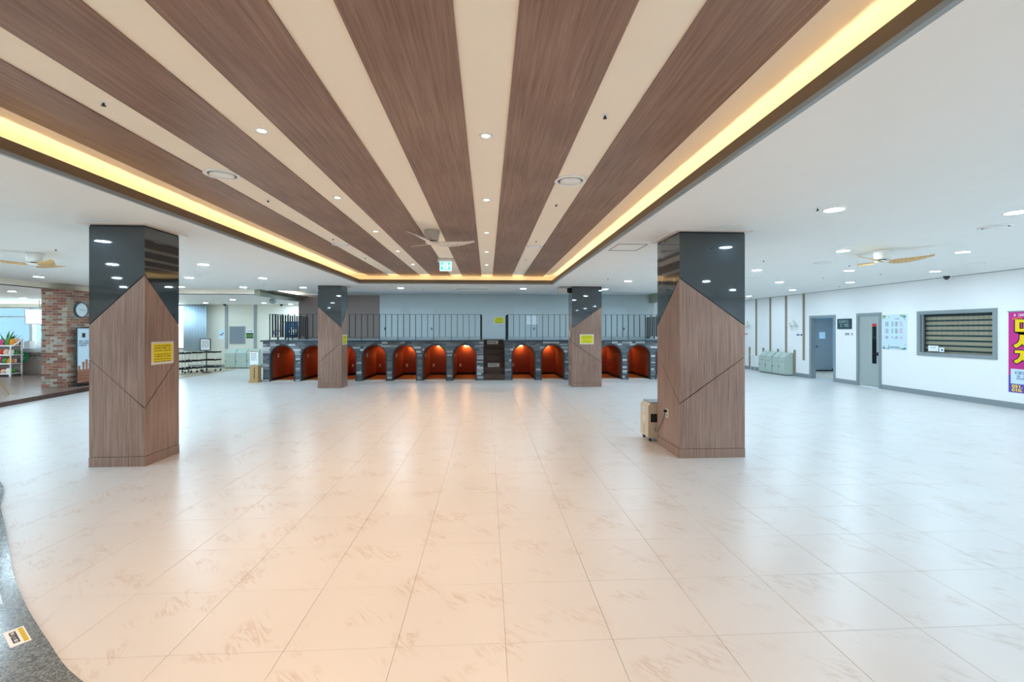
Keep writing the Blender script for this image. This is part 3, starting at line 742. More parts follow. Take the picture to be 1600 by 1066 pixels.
def notice(F, x0, x1, y0, y1, label, mat='yellow_print', ink='dark_ink', rows=6, name='notice', seed=0, border=True):
    p = thing(name, label, 'notice', F.p((x0 + x1) / 2, y0, 0))
    MB().fbox(F, x0, x1, y0, y1, 0.0005, .003).build('sheet', 'cream_plastic' if border else mat, p)
    bw = .09 * (y1 - y0) if border else 0
    if border: MB().fbox(F, x0 + bw, x1 - bw * .8, y0 + bw * 1.3, y1 - bw, .003, .0036).build('printed_field', mat, p)
    if rows == 0: return p
    m = MB(); h = (y1 - y0 - 2 * bw) / (rows * 1.8)
    for k in range(rows): m.strokes(F, x0 + bw * 2, y1 - bw * 1.2 - (k + 1) * h * 1.6 - (h * .8 if k > rows // 2 - 1 else 0), (x1 - x0) - bw * 4, h * (1.0 if k in (0, 1, 4) else .65), .0036, seed + k, .12)
    m.build('printed_text', ink, p)
    return p
FLr = Fr((PL[1], 0, 0), (0, 1, 0), (1, 0, 0)); notice(FLr, 5.71, 6.10, 1.18, 1.458, 'yellow notice with dark text on the near left pillar', 'yellow_print', 'ochre_ink', 7, seed=100)
FQL = Fr((QL[1], 0, 0), (0, 1, 0), (1, 0, 0)); notice(FQL, 12.99, 13.40, 1.19, 1.47, 'small yellow notice on the side of the far left pillar', 'lime_print', 'ochre_ink', 6, seed=110)
FQR = Fr((0, QR[2], 0), (1, 0, 0), (0, -1, 0)); notice(FQR, 2.605, 3.0, 1.20, 1.48, 'yellow notice with white border on the far right pillar', 'lime_print', 'ochre_ink', 6, seed=120)
SBW = Fr((0, SB, 0), (1, 0, 0), (0, -1, 0))
notice(SBW, .26, .66, 1.84, 2.11, 'yellow notice on the grey stage wall above the stairs', 'lime_print', 'ochre_ink', 5, seed=130)
SBD = Fr((0, SB - .012, 0), (1, 0, 0), (0, -1, 0))
notice(SBD, 1.52, 1.735, 1.82, 2.15, 'white paper sheet on the stage door, left one', 'white_paper', 'grey_ink', 0, 'paper_sheet', 140, False)
notice(SBD, 1.745, 1.95, 1.82, 2.15, 'white paper sheet on the stage door, right one', 'white_paper', 'grey_ink', 0, 'paper_sheet', 150, False)
# outlets
def outlet(F, x, y, label, w=.07, h=.11, plug=False, name='wall_outlet'):
    p = thing(name, label, 'outlet', F.p(x, y, 0))
    MB().fbox(F, x - w / 2, x + w / 2, y - h / 2, y + h / 2, 0, .01).build('plate', 'cream_plastic', p)
    m = MB()
    for k in (-1, 1): m.lathe([(.02, 0), (.02, .002)], F.p(x, y + k * h * .24, .01), 10, F.n)
    m.build('socket', 'grey_ink', p)
    if plug: MB().lathe([(.02, 0), (.014, .035)], F.p(x - .012, y + h * .24, .012), 10, F.n).build('plug', 'black_plastic', p)
FPRl = Fr((PR[0], 0, 0), (0, -1, 0), (-1, 0, 0)); outlet(FPRl, -5.985, .495, 'white wall outlet with a plug on the near right pillar', plug=True)
FQRl = Fr((QR[0], 0, 0), (0, -1, 0), (-1, 0, 0))
outlet(FQRl, -13.13, 1.49, 'tall white switch plate on the side of the far right pillar', .1, .2, name='switch_plate')
outlet(FQRl, -13.18, .52, 'low white outlet on the side of the far right pillar')
# dehumidifier with cord
p = thing('dehumidifier', 'cream boxy dehumidifier with dark panel beside the near right pillar', 'dehumidifier', (2.47, 6.65, 0))
hx0, hx1, hy0, hy1 = 2.30, 2.66, 6.45, 6.78
MB().prism([(hx0 + .02, hy0, .05), (hx1, hy0, .05), (hx1, hy0, .55), (hx0 + .035, hy0, .55), (hx0, hy0, .51), (hx0, hy0, .07)], (0, hy1 - hy0, 0)).build('body', 'beige_plastic', p)
MB().box(hx0 + .04, hx1 - .01, hy0 + .01, hy1 - .01, .55, .565).build('top_grille', 'trim_grey', p)
DF = Fr((hx0, 0, 0), (0, -1, 0), (-1, 0, 0))
MB().fbox(DF, -6.68, -6.58, .40, .48, 0, .004).build('display', 'print_blue', p)
MB().fbox(DF, -6.70, -6.55, .26, .36, 0, .003).build('badge', 'cream_plastic', p)
MB().fbox(DF, -6.632, -6.622, .10, .22, 0, .003).build('water_gauge', 'trim_grey', p)
DF2 = Fr((0, hy0, 0), (1, 0, 0), (0, -1, 0))
MB().fbox(DF2, 2.335, 2.43, .28, .40, 0, .004).build('air_grille', 'dark_ink', p)
for x, y in ((2.34, 6.49), (2.62, 6.49), (2.34, 6.74), (2.62, 6.74)): MB().cyl((x - .012, y, .025), (x + .012, y, .025), .025, 10).build('caster', 'black_plastic', p)
MB().tube([(2.40, 6.452, .20), (2.385, 6.40, .16), (2.385, 6.30, .20), (2.385, 6.15, .36), (2.380, 6.05, .48), (2.362, 5.998, .52)], .005).build('cord', 'counter_brown', p)

# ================================================================== stage
SP = Fr((0, SY, 0), (1, 0, 0), (0, -1, 0))
HO, HI, ZT, ZS = .3925, .362, 1.155, .7625
arches = [-6.743 + .3925 + .9385 * k for k in range(7)] + [.768 + .3925 + .936 * k for k in range(6)]
STX0, STX1 = -.121, .561
stage = thing('stage', 'raised stage with grey stone front and row of arches', 'stage', (-.26, 16.1, 0))
def arch_half(z, half):
    """half-width of an arch opening at height z"""
    sp = ZT - HO if half == HO else ZT - HO
    if z <= sp: return half
    q = half * half - (z - sp) ** 2
    return math.sqrt(q) if q > 0 else 0
wc = MB(); ZD = 1.245
segs = []; cur = SX0
holes = sorted([(a - HI, a + HI, 'a', a) for a in arches] + [(STX0, STX1, 's', 0)])
wc_left = wc
for l, r, k, a in holes:
    wc.box(cur, l, SY + .012, SY + .14, 0, ZD)
    if k == 'a':
        N = 18
        for q in range(N):
            t0_, t1_ = PI - PI * q / N, PI - PI * (q + 1) / N
            xa_, za_ = a + HI * math.cos(t0_), ZS + HI * math.sin(t0_); xb_, zb_ = a + HI * math.cos(t1_), ZS + HI * math.sin(t1_)
            wc.hull8([(xa_, SY + .012, za_), (xb_, SY + .012, zb_), (xb_, SY + .14, zb_), (xa_, SY + .14, za_), (xa_, SY + .012, ZD), (xb_, SY + .012, ZD), (xb_, SY + .14, ZD), (xa_, SY + .14, ZD)])
    if k == 's': wc = MB()
    cur = r
wc.box(cur, SX1, SY + .012, SY + .14, 0, ZD)
wc_left.build('wall_core', 'mortar_dark', stage); wc.build('wall_core', 'mortar_dark', stage)
MB().box(SX0, SX0 + .12, SY + .14, SB - .01, 0, ZD).build('end_wall', 'mortar_dark', stage); MB().box(SX1 - .12, SX1, SY + .14, SB - .01, 0, ZD).build('end_wall', 'mortar_dark', stage)
# ledgestone strips
lm = MB(); rnd = random.Random(11); z = 0.004
while z < ZD - .01:
    hh = min(rnd.choice((.034, .045, .056, .066)), ZD - z)
    zm = z + hh / 2
    iv = [(SX0, SX1)]
    for a in arches:
        hw = arch_half(zm, HO) if zm < ZT else 0
        if hw > 0:
            l, r = a - hw + .012, a + hw - .012; new = []
            for s_, e_ in iv:
                if r <= s_ or l >= e_: new.append((s_, e_))
                else:
                    if l > s_: new.append((s_, l))
                    if r < e_: new.append((r, e_))
            iv = new
    new = []
    for s_, e_ in iv:
        if STX1 <= s_ or STX0 >= e_: new.append((s_, e_))
        else: new += [(s_, STX0)] * (STX0 > s_) + [(STX1, e_)] * (STX1 < e_)
    for s_, e_ in new:
        x = s_
        while x < e_ - 1e-4:
            w = min(rnd.uniform(.09, .32), e_ - x)
            if e_ - x - w < .05: w = e_ - x
            lm.fbox(SP, x + .002, x + w - .002, z + .0015, z + hh - .0015, -.02, rnd.uniform(-.004, .018)); x += w
    z += hh
o = lm.build('stone_cladding', 'ledge_stone', stage); o['kind'] = 'stuff'
dk = MB(); e_ = SB - .035; dk.box(SX0, STX0, SY + .02, e_, ZD, ZD + .03); dk.box(STX1, SX1, SY + .02, e_, ZD, ZD + .03); dk.box(STX0, STX1, SY + 1.58, e_, ZD, ZD + .03)
dk.build('deck', 'deck_grey', stage)
for q in ((SX0 - .06, STX0, SY - .05, SY + .03), (STX1, SX1 + .06, SY - .05, SY + .03), (SX0 - .06, SX0 + .02, SY + .03, SB - .035)): MB().box(*q, ZD - .005, ZD + .04).build('deck_edge', 'deck_edge', stage)
# niches
def niche(a, label):
    yb = 16.40; N = 18
    prof = [(a - HI, 0)] + [(a + HI * math.cos(PI - PI * q / N), ZS + HI * math.sin(PI * q / N)) for q in range(N + 1)] + [(a + HI, 0)]
    m = MB()
    for (xa_, za_), (xb_, zb_) in zip(prof[:-1], prof[1:]): m.add([(xa_, SY + .13, za_), (xa_, yb, za_), (xb_, yb, zb_), (xb_, SY + .13, zb_)], [(0, 1, 2, 3)])
    m.add([(x, yb, z_) for x, z_ in prof], [tuple(range(len(prof)))])
    p = m.build('arched_niche', 'niche_orange', stage); p['label'] = label
    MB().box(a - HI, a + HI, SY + .44, yb, .002, .012).build('niche_floor', 'niche_floor', p)
    MB().box(a - HI, a + HI, SY + .0, SY + .44, .0, .014).build('threshold', 'threshold', p)
    for q in ((a - HI, a - HI + .012, SY + .14, yb), (a + HI - .012, a + HI, SY + .14, yb), (a - HI + .012, a + HI - .012, yb - .012, yb)): MB().box(*q, .012, .10).build('skirting', 'niche_skirt', p)
    fm_ = MB(); pr_o = [(a - HO, 0)] + [(a + HO * math.cos(PI - PI * q / N), ZS + HO * math.sin(PI * q / N)) for q in range(N + 1)] + [(a + HO, 0)]
    pr_i = [(a - HI + .004, 0)] + [(a + (HI - .004) * math.cos(PI - PI * q / N), ZS + (HI - .004) * math.sin(PI * q / N)) for q in range(N + 1)] + [(a + HI - .004, 0)]
    for k in range(len(pr_o) - 1):
        q = [pr_o[k], pr_o[k + 1], pr_i[k + 1], pr_i[k]]; fm_.prism([(x, SY - .022, z_) for x, z_ in q], (0, .17, 0))
    fm_.build('arch_frame', 'arch_trim', p)
    F = Fr((0, yb, 0), (1, 0, 0), (0, -1, 0))
    MB().fbox(F, a - .27, a - .20, .30, .41, 0, .01).build('outlet_plate', 'cream_plastic', p)
    FL = Fr((a - HI, 0, 0), (0, 1, 0), (1, 0, 0)); MB().fbox(FL, 15.10, 15.20, .72, .86, 0, .012).build('switch_plate', 'white_plastic', p)
    MB().fbox(F, a - .11, a + .11, 1.045, 1.085, 0, .10).build('lamp', 'white_plastic', p)
    MB().fbox(F, a - .09, a + .09, 1.030, 1.047, .03, .102).build('lamp_lens', 'niche_led', p)
    MB().tube([(a + .02, yb - .01, 1.04), (a + .01, yb - .02, .98), (a - .02, yb - .01, .93)], .006).build('lamp_cord', 'niche_skirt', p)
for k, a in enumerate(arches):
    if k < 7: lb = 'arched orange niche, %s to the left of the stairs' % ord_(6 - k)
    else: lb = 'arched orange niche, %s to the right of the stairs' % ord_(k - 7)
    niche(a, lb)
# stairs
p = thing('staircase', 'narrow dark wooden stairs climbing between the arches to the stage', 'stairs', ((STX0 + STX1) / 2, SY, 0))
ns = 7; rh = 1.275 / ns; tdp = .22
for k in range(ns):
    y = SY + .03 + k * tdp
    s_ = MB().box(STX0, STX1, y, SY + 1.58, k * rh, (k + 1) * rh - .03) .build('riser', 'wood_stair', p)
    MB().box(STX0, STX1, y - .025, SY + 1.58, (k + 1) * rh - .03, (k + 1) * rh).build('tread', 'wood_stair', p)
for q in ((STX0 - .02, STX0), (STX1, STX1 + .02)): MB().box(*q, SY + .15, SY + 1.5, 0, ZD).build('side_panel', 'wood_stair', p)
def stair_sign(y, x0, x1, z0_, z1_, label, seed):
    F = Fr((0, y, 0), (1, 0, 0), (0, -1, 0)); p = thing('stair_sign', label, 'sign', (.2, y, z0_))
    MB().fbox(F, x0, x1, z0_, z1_, 0, .003).build('plate', 'white_plastic', p)
    MB().strokes(F, x0 + .03, z0_ + (z1_ - z0_) * .25, (x1 - x0) - .06, (z1_ - z0_) * .5, .003, seed, .08).build('printed_text', 'dark_ink', p)
stair_sign(SY + .03 + 6 * tdp - .002, -.00, .38, 1.115, 1.235, 'white lettered sign at the top of the stairs', 201)
stair_sign(SY + .03 + 2 * tdp - .002, .02, .40, 2 * rh + .03, 3 * rh - .035, 'white lettered strip on a lower stair riser', 202)
# railings
def railing(xf0, xf1, side_x, stair_x, label):
    p = thing('railing', label, 'railing', ((xf0 + xf1) / 2, SY, ZD + .04))
    zb, zt_, zd = 1.375, 2.10, ZD + .03; y = SY + .02
    def bar(x, yy, post, ax):
        w, d = .012, .048
        z0_ = zd if post else zb
        m = MB()
        if ax == 'x': m.box(x - w / 2, x + w / 2, yy - d / 2, yy + d / 2, z0_, zt_)
        else: m.box(x - d / 2, x + d / 2, yy - w / 2, yy + w / 2, z0_, zt_)
        m.build('post' if post else 'baluster', 'black_metal', p)
    n = round((xf1 - xf0) / .187)
    for k in range(n + 1): bar(xf0 + (xf1 - xf0) * k / n, y, k % 3 == 0 or k == n, 'x')
    r = MB(); r.box(xf0, xf1, y - .019, y + .019, zt_ - .008, zt_); r.build('top_rail', 'black_metal', p)
    r = MB(); r.box(xf0, xf1, y - .019, y + .019, zb - .004, zb + .004); r.build('bottom_rail', 'black_metal', p)
    for sx, yend in ((side_x, SB - .05), (stair_x, SY + 1.35)):
        n2 = round((yend - y) / .187)
        for k in range(1, n2 + 1): bar(sx, y + (yend - y) * k / n2, k % 3 == 0 or k == n2, 'y')
        r = MB(); r.box(sx - .019, sx + .019, y, yend, zt_ - .008, zt_); r.build('top_rail', 'black_metal', p)
        r = MB(); r.box(sx - .019, sx + .019, y, yend, zb - .004, zb + .004); r.build('bottom_rail', 'black_metal', p)
railing(-6.74, -.20, -6.74, -.20, 'black metal railing along the stage left of the stairs')
railing(.66, 6.24, 6.24, .66, 'black metal railing along the stage right of the stairs')
# wooden box stand with paper at stage corner
p = thing('box_stand', 'wooden box stand with white paper board at left end of arches', 'stand', (-7.07, 14.48, 0))
MB().box(-7.24, -6.95, 14.34, 14.60, 0, .06).build('base', 'cardboard', p)
MB().box(-7.21, -6.97, 14.37, 14.58, .06, .50).build('box', 'cardboard', p)
BSF = Fr((0, 14.37, 0), (1, 0, 0), (0, -1, 0))
MB().fbox(BSF, -7.085, -7.065, .12, .46, 0, .004).build('slot', 'dark_ink', p)
MB().fbox(BSF, -7.21, -6.96, .55, .96, -.02, 0).build('paper_board', 'white_paper', p)
MB().fbox(BSF, -7.21, -6.96, .93, .96, 0, .002).build('header', 'cardboard', p)
MB().fbox(BSF, -7.10, -7.06, .50, .56, -.02, -.005).build('neck', 'cardboard', p)
m = MB(); 
for k in range(4): m.strokes(BSF, -7.18, .86 - k * .06, .18, .03, 0, 300 + k, .15)
m.build('printed_text', 'grey_ink', p)

# ================================================================== rear left
for k, (a, b) in enumerate(((-11.10, -10.99), (-9.91, -9.80))):
    tag(MB().fbox(Fr((0, YF, 0), (1, 0, 0), (0, -1, 0)), a, b, .81, ZR, 0, .03).build('wall_strip', 'trim_grey'), 'grey vertical wall strip on the rear wall %s of the slate panel' % ('left', 'right')[k], 'wall strip', 'grey strips on the rear wall')
RFW = Fr((0, YF, 0), (1, 0, 0), (0, -1, 0))
p = thing('wall_panel', 'square slate-grey framed panel on the rear wall above cabinets', 'panel', (-10.6, YF, 1.0))
MB().fbox(RFW, -10.88, -10.30, 1.04, 1.73, 0, .02).build('panel', 'panel_slate', p); frame_mb(RFW, -10.88, -10.30, 1.04, 1.73, .03, 0, .03).build('frame', 'trim_grey', p)
MB().fbox(RFW, -10.88, -10.30, 1.10, 1.12, .02, .028).build('ledge', 'trim_grey', p)
p = thing('poster', 'pale poster with small dark marks left of the grey strip', 'poster', (-11.26, YF, 1.23))
MB().fbox(RFW, -11.38, -11.12, 1.23, 1.63, 0, .004).build('sheet', 'print_blue', p)
m = MB()
for x, y, r in ((-11.30, 1.40, .025), (-11.24, 1.42, .03), (-11.18, 1.46, .03), (-11.22, 1.38, .02), (-11.36, 1.35, .015)): m.lathe([(r, 0), (r, .001)], RFW.p(x, y, .004), 8, RFW.n)
m.build('printed_mark', 'dark_ink', p)
p = thing('poster', 'landscape poster with dark green lower half right of the slate panel', 'poster', (-10.08, YF, 1.25))
MB().fbox(RFW, -10.23, -9.94, 1.25, 1.63, 0, .004).build('sheet', 'white_paper', p)
MB().fbox(RFW, -10.23, -9.94, 1.25, 1.48, .004, .005).build('dark_field', 'leaf_green', p)
MB().fbox(RFW, -10.23, -9.94, 1.42, 1.48, .005, .0055).build('tree_line', 'dark_ink', p); MB().fbox(RFW, -10.23, -9.94, 1.25, 1.30, .005, .0055).build('tree_line', 'dark_ink', p)
MB().strokes(RFW, -10.2, 1.53, .24, .06, .004, 41, .05).build('printed_text', 'dark_ink', p)
# pleated curtain by the rear window
cu_ = MB(); N = 64; xa_, xb_ = -12.66, -11.72; pts = []
for k in range(N + 1):
    x = xa_ + (xb_ - xa_) * k / N; pts.append((x, 19.86 + .05 * math.sin(k * 2 * PI / 8)))
for a, b in zip(pts[:-1], pts[1:]):
    cu_.hull8([(a[0], a[1], .72), (b[0], b[1], .72), (b[0], b[1] + .006, .72), (a[0], a[1] + .006, .72), (a[0], a[1], 2.63), (b[0], b[1], 2.63), (b[0], b[1] + .006, 2.63), (a[0], a[1] + .006, 2.63)])
p = thing('curtain', 'pale pleated curtain with daylight blue in its colour beside the rear window', 'curtain', (-12.1, 19.86, .72))
cu_.build('cloth', 'curtain_daylight_blue', p, True); MB().cyl((xa_, 19.86, 2.645), (xb_, 19.86, 2.645), .018).build('rail', 'trim_grey', p)
# rear windows
def rwin(n, x0, x1, z0_, z1_, label, bars=()):
    o = struct('window_%d' % n, frame_mb(Fr((0, YF, 0), (1, 0, 0), (0, -1, 0)), x0, x1, z0_, z1_, .05, -.152, .02, True, .012), 'trim_grey', label=label)
    MB().fbox(RFW, x0, x1, z0_, z1_, -.07, -.062).build('pane', 'window_glass', o)
    for b in bars: MB().fbox(RFW, *b, -.08, 0).build('glazing_bar', 'trim_grey', o)
rwin(20, -13.9, -12.66, .85, ZR - .05, 'bright rear window beside the pleated curtain', ((-13.3, -13.27, .85, 2.6), (-13.9, -12.66, 1.45, 1.48)))
rwin(21, -21.0, -18.95, .85, 2.5, 'blue-tinted window behind the snack counter', ((-20.28, -20.2, .85, 2.5), (-21, -18.95, 2.12, 2.18)))
rwin(22, -18.85, -16.2, .85, 2.5, 'overbright window behind the snack counter', ())
struct('wall_outside', MB().box(-34, -23.5, 27, 27.2, 0, 4), 'outside_blue', label='blue-grey wall seen through the tinted window')
# flag, text behind the railing
p = thing('blue_flag', 'dark blue flag with white ring emblem behind the left railing', 'flag', (-8.28, 19.95, 1.27))
ff = MB(); N = 16
for k in range(N):
    xa_, xb_ = -8.56 + .53 * k / N, -8.56 + .53 * (k + 1) / N; ya, yb_ = 19.97 + .015 * math.sin(k * 1.2), 19.97 + .015 * math.sin((k + 1) * 1.2)
    ff.hull8([(xa_, ya, 1.27), (xb_, yb_, 1.27), (xb_, yb_ + .006, 1.27), (xa_, ya + .006, 1.27), (xa_, ya, 1.94), (xb_, yb_, 1.94), (xb_, yb_ + .006, 1.94), (xa_, ya + .006, 1.94)])
ff.build('cloth', 'flag_blue', p, True)
FF = Fr((0, 19.95, 0), (1, 0, 0), (0, -1, 0)); rg = MB()
for k in range(20):
    if k % 5 == 4: continue
    t0_, t1_ = 2 * PI * k / 20, 2 * PI * (k + 1) / 20; c = (-8.24, 1.56)
    rg.fprism(FF, [(c[0] + r * math.cos(t), c[1] + r * math.sin(t)) for r, t in ((.125, t0_), (.15, t0_), (.15, t1_), (.125, t1_))], 0, .003)
rg.fbox(FF, -8.29, -8.26, 1.49, 1.63, 0, .003); rg.fbox(FF, -8.22, -8.19, 1.49, 1.63, 0, .003); rg.build('ring_emblem', 'white_paper', p)
MB().cyl((-8.62, 19.96, 1.95), (-7.98, 19.96, 1.95), .015).build('pole', 'dark_ink', p)
for x in (-8.6, -8.0): MB().box(x - .01, x + .01, 19.96, YF, 1.94, 1.96).build('bracket', 'dark_ink', p)
tag(MB().strokes(RFW, -9.17, 1.42, .5, .16, 0, 51, .05, .006).build('wall_lettering', 'blue_ink'), 'dark blue lettering on the rear wall behind the left railing', 'lettering')
# carts
def cart(x, y, label, w=.58, d=.40):
    p = thing('serving_cart', label, 'cart', (x, y, .006), 'black serving carts by the curtain')
    z0_ = .006
    for z_ in (.17, .44, .74):
        m = MB(); m.box(x - w / 2, x + w / 2, y - d / 2, y + d / 2, z0_ + z_ - .025, z0_ + z_ - .012)
        for a in ((x - w / 2, x + w / 2, y - d / 2, y - d / 2 + .012), (x - w / 2, x + w / 2, y + d / 2 - .012, y + d / 2), (x - w / 2, x - w / 2 + .012, y - d / 2, y + d / 2), (x + w / 2 - .012, x + w / 2, y - d / 2, y + d / 2)): m.box(*a, z0_ + z_ - .025, z0_ + z_ + .02)
        m.build('shelf', 'black_plastic', p)
    for sx in (-1, 1):
        for sy in (-1, 1):
            px, py = x + sx * (w / 2 - .025), y + sy * (d / 2 - .025)
            MB().cyl((px, py, z0_ + .09), (px, py, z0_ + .80), .012, 8).build('post', 'chrome', p)
            c = MB().lathe([(.042, -.012), (.042, .012)], (px, py, z0_ + .042), 12, (1, 0, 0)).build('caster', 'black_plastic', p)
            MB().box(px - .016, px + .016, py - .02, py + .02, z0_ + .06, z0_ + .10).build('fork', 'chrome', c)
cart(-11.28, 17.55, 'black three-shelf serving cart by the curtain, nearest one')
cart(-11.16, 18.05, 'black three-shelf serving cart by the curtain, middle one')
cart(-10.78, 18.55, 'black three-shelf serving cart by the curtain, farthest one')
p = thing('sign_stand', 'black-framed notice on a pole stand beside the serving carts', 'sign stand', (-10.48, 17.7, .006))
F = Fr((0, 17.7, 0), (1, 0, 0), (0, -1, 0))
MB().cyl((-10.46, 17.72, .02), (-10.46, 17.72, .95), .018, 10).build('pole', 'black_metal', p); MB().lathe([(.15, 0), (.15, .015), (.03, .03)], (-10.46, 17.72, .006), 20).build('base', 'black_metal', p)
MB().fbox(F, -10.66, -10.32, .86, 1.26, -.01, 0).build('sheet', 'white_paper', p); frame_mb(F, -10.66, -10.32, .86, 1.26, .025, -.012, .012).build('frame', 'black_metal', p)
m = MB()
for k in range(5): m.strokes(F, -10.62, 1.17 - k * .05, .26, .022, 0, 400 + k, .15)
m.build('printed_text', 'grey_ink', p)
# projector on the alcove beam
p = thing('projector', 'small grey speaker hanging from the beam left of the stage', 'speaker', (-7.08, 15.5, 2.5))
MB().lathe([(.06, 0), (.085, .05), (.085, .16), (.06, .2)], (-7.10, 15.45, 2.56), 14, (1, -.5, -.1)).build('body', 'trim_grey', p); MB().cyl((-7.04, 15.42, 2.56), (-7.04, 15.42, 2.66), .015).build('bracket', 'trim_grey', p)

# ================================================================== brick pillar and snack corner
P1, P2, P3, P4 = Vector((-11.735, 12.75)), Vector((-11.09, 12.75)), Vector((-11.09, 13.60)), Vector((-11.735, 13.60))
bp = thing('brick_pillar', 'square brick pillar of worn red and cream bricks', 'pillar', (-11.41, 13.17, .10))
cc = (P1 + P2 + P3 + P4) / 4
MB().prism([(*(q + (cc - q).normalized() * .012), .10) for q in (P1, P2, P3, P4)], (0, 0, ZR - .10)).build('core', 'mortar_light', bp)
bmesh_ = None; rows = 37; rh_ = (ZR - .10) / rows
rnd = random.Random(5); cnt = 0
for (A, B) in ((P1, P2), (P2, P3)):
    d = (B - A); L = d.length; d /= L; n = Vector((d.y, -d.x)); ang = math.atan2(d.y, d.x)
    for r in range(rows):
        x = 0.0 if r % 2 == 0 else -.10
        while x < L - .01:
            w = .205; a, b = max(x, 0), min(x + w, L); x += w
            if b - a < .03: continue
            c = A + d * ((a + b) / 2)
            if bmesh_ is None:
                o = MB().box(-.5, .5, -.5, .5, -.5, .5).build('brick', 'old_brick', loc=(0, 0, 0)); bmesh_ = o
            else:
                o = bmesh_.copy(); COL.objects.link(o)
            o.parent = bp; o.scale = (b - a - .010, .03, rh_ - .011); o.rotation_euler = (0, 0, ang)
            pr = rnd.uniform(-.004, .005)
            o.location = Vector((c.x + n.x * (-.008 + pr), c.y + n.y * (-.008 + pr), .10 + (r + .5) * rh_)) - Vector((-11.41, 13.17, .10)); cnt += 1
# clock
d = (P3 - P2).normalized(); n = Vector((d.y, -d.x)); CF = Fr((P2.x + n.x * .012, P2.y + n.y * .012, 0), (d.x, d.y, 0), (n.x, n.y, 0))
p = thing('wall_clock', 'round white wall clock with grey rim on the brick pillar', 'clock', CF.p(.38, 1.92, 0))
MB().lathe([(.205, 0), (.215, .03), (.20, .05), (.185, .05), (.185, .03)], CF.p(.38, 2.15, 0), 32, CF.n).build('rim', 'clock_rim', p, True)
MB().lathe([(.187, 0), (.187, .006)], CF.p(.38, 2.15, .028), 32, CF.n).build('face', 'clock_face', p)
hnd = MB()
def hand(ang, L, w):
    dx, dy = math.sin(ang), math.cos(ang); hnd.fprism(CF, [(.38 - dy * w, 2.15 + dx * w), (.38 + dy * w, 2.15 - dx * w), (.38 + dx * L + dy * w * .5, 2.15 + dy * L - dx * w * .5), (.38 + dx * L - dy * w * .5, 2.15 + dy * L + dx * w * .5)], .036, .039)
hand(math.radians(285), .075, .007); hand(math.radians(95), .12, .005); hnd.build('hands', 'dark_ink', p)
tk_ = MB()
for k in range(12): t = k * PI / 6; tk_.fbox(CF, .38 + .16 * math.sin(t) - .005, .38 + .16 * math.sin(t) + .005, 2.15 + .16 * math.cos(t) - .008, 2.15 + .16 * math.cos(t) + .008, .034, .036)
tk_.build('hour_mark', 'grey_ink', p)
# banner stand
BF = Fr((P2.x + .15, 12.80, .10), (0, 1, 0), (1, 0, 0))
p = thing('banner_stand', 'tall black-framed drink advertisement stand in front of brick pillar', 'banner stand', BF.p(.35, 0, 0))
frame_mb(BF, .07, .56, .08, 1.55, .022, -.012, .012).build('frame', 'black_metal', p)
MB().fbox(BF, -.06, .66, 0, .02, -.12, .12).build('base', 'black_metal', p)
for q in ((.05, .09), (.54, .58)): MB().fbox(BF, *q, .02, .08, -.02, .02).build('foot', 'black_metal', p)
MB().fbox(BF, .07, .56, .08, 1.55, -.006, .002).build('poster_sheet', 'print_blue', p)
MB().fbox(BF, .07, .56, .08, .44, .002, .004).build('table_picture', 'drink_brown', p)
m = MB()
for x_, hh_ in ((.13, .10), (.26, .20), (.36, .26), (.46, .16)): m.fprism(BF, [(x_ - .03, .44), (x_ + .03, .44), (x_ + .04, .44 + hh_), (x_ - .04, .44 + hh_)], .002, .004)
m.build('cup_picture', 'drink_brown', p)
m = MB()
for yy in (.18, .26, .34): m.fbox(BF, .07, .56, yy, yy + .015, .004, .005)
m.build('picture_band', 'wood_edge', p)
m = MB(); m.fbox(BF, .22, .32, 1.30, 1.42, .002, .003)
for k in range(3): m.strokes(BF, .12, 1.18 - k * .055, .34, .035, .002, 500 + k, .1)
m.build('printed_text', 'dark_ink', p)
# snack counter
p = thing('snack_counter', 'brown snack counter with grey top and dark lettering', 'counter', (-14.5, 16.6, .10))
MB().box(-15.59, -13.2, 16.2, 16.85, .10, .86).build('body', 'counter_brown', p); MB().box(-15.6, -13.18, 16.17, 16.88, .86, .98).build('worktop', 'counter_top', p)
KF = Fr((0, 16.2, 0), (1, 0, 0), (0, -1, 0))
text_mb(KF, 'Snack', -15.31, .71, .17, .002, .002, bold=.003).build('lettering', 'dark_ink', p); text_mb(KF, 'bar', -15.17, .63, .08, .002, .002).build('lettering', 'dark_ink', p)
p = thing('green_badge', 'green rounded badge sign on the brown snack counter', 'sign', (-15.47, 16.19, .53))
MB().fprism(KF, [(-15.60, .85), (-15.60, .62)] + [(-15.47 + .13 * math.cos(t), .62 + .09 * math.sin(t)) for t in [PI + k * PI / 10 for k in range(1, 10)]] + [(-15.34, .62), (-15.34, .85)], .002, .012).build('plate', 'badge_green', p)
m = MB(); m.lathe([(.022, 0), (.022, .002)], KF.p(-15.47, .79, .012), 10, KF.n); m.fbox(KF, -15.477, -15.463, .73, .77, .012, .014); m.strokes(KF, -15.56, .665, .18, .03, .012, 61, .05); m.strokes(KF, -15.55, .61, .16, .03, .012, 62, .05); m.build('printed_mark', 'white_paper', p)
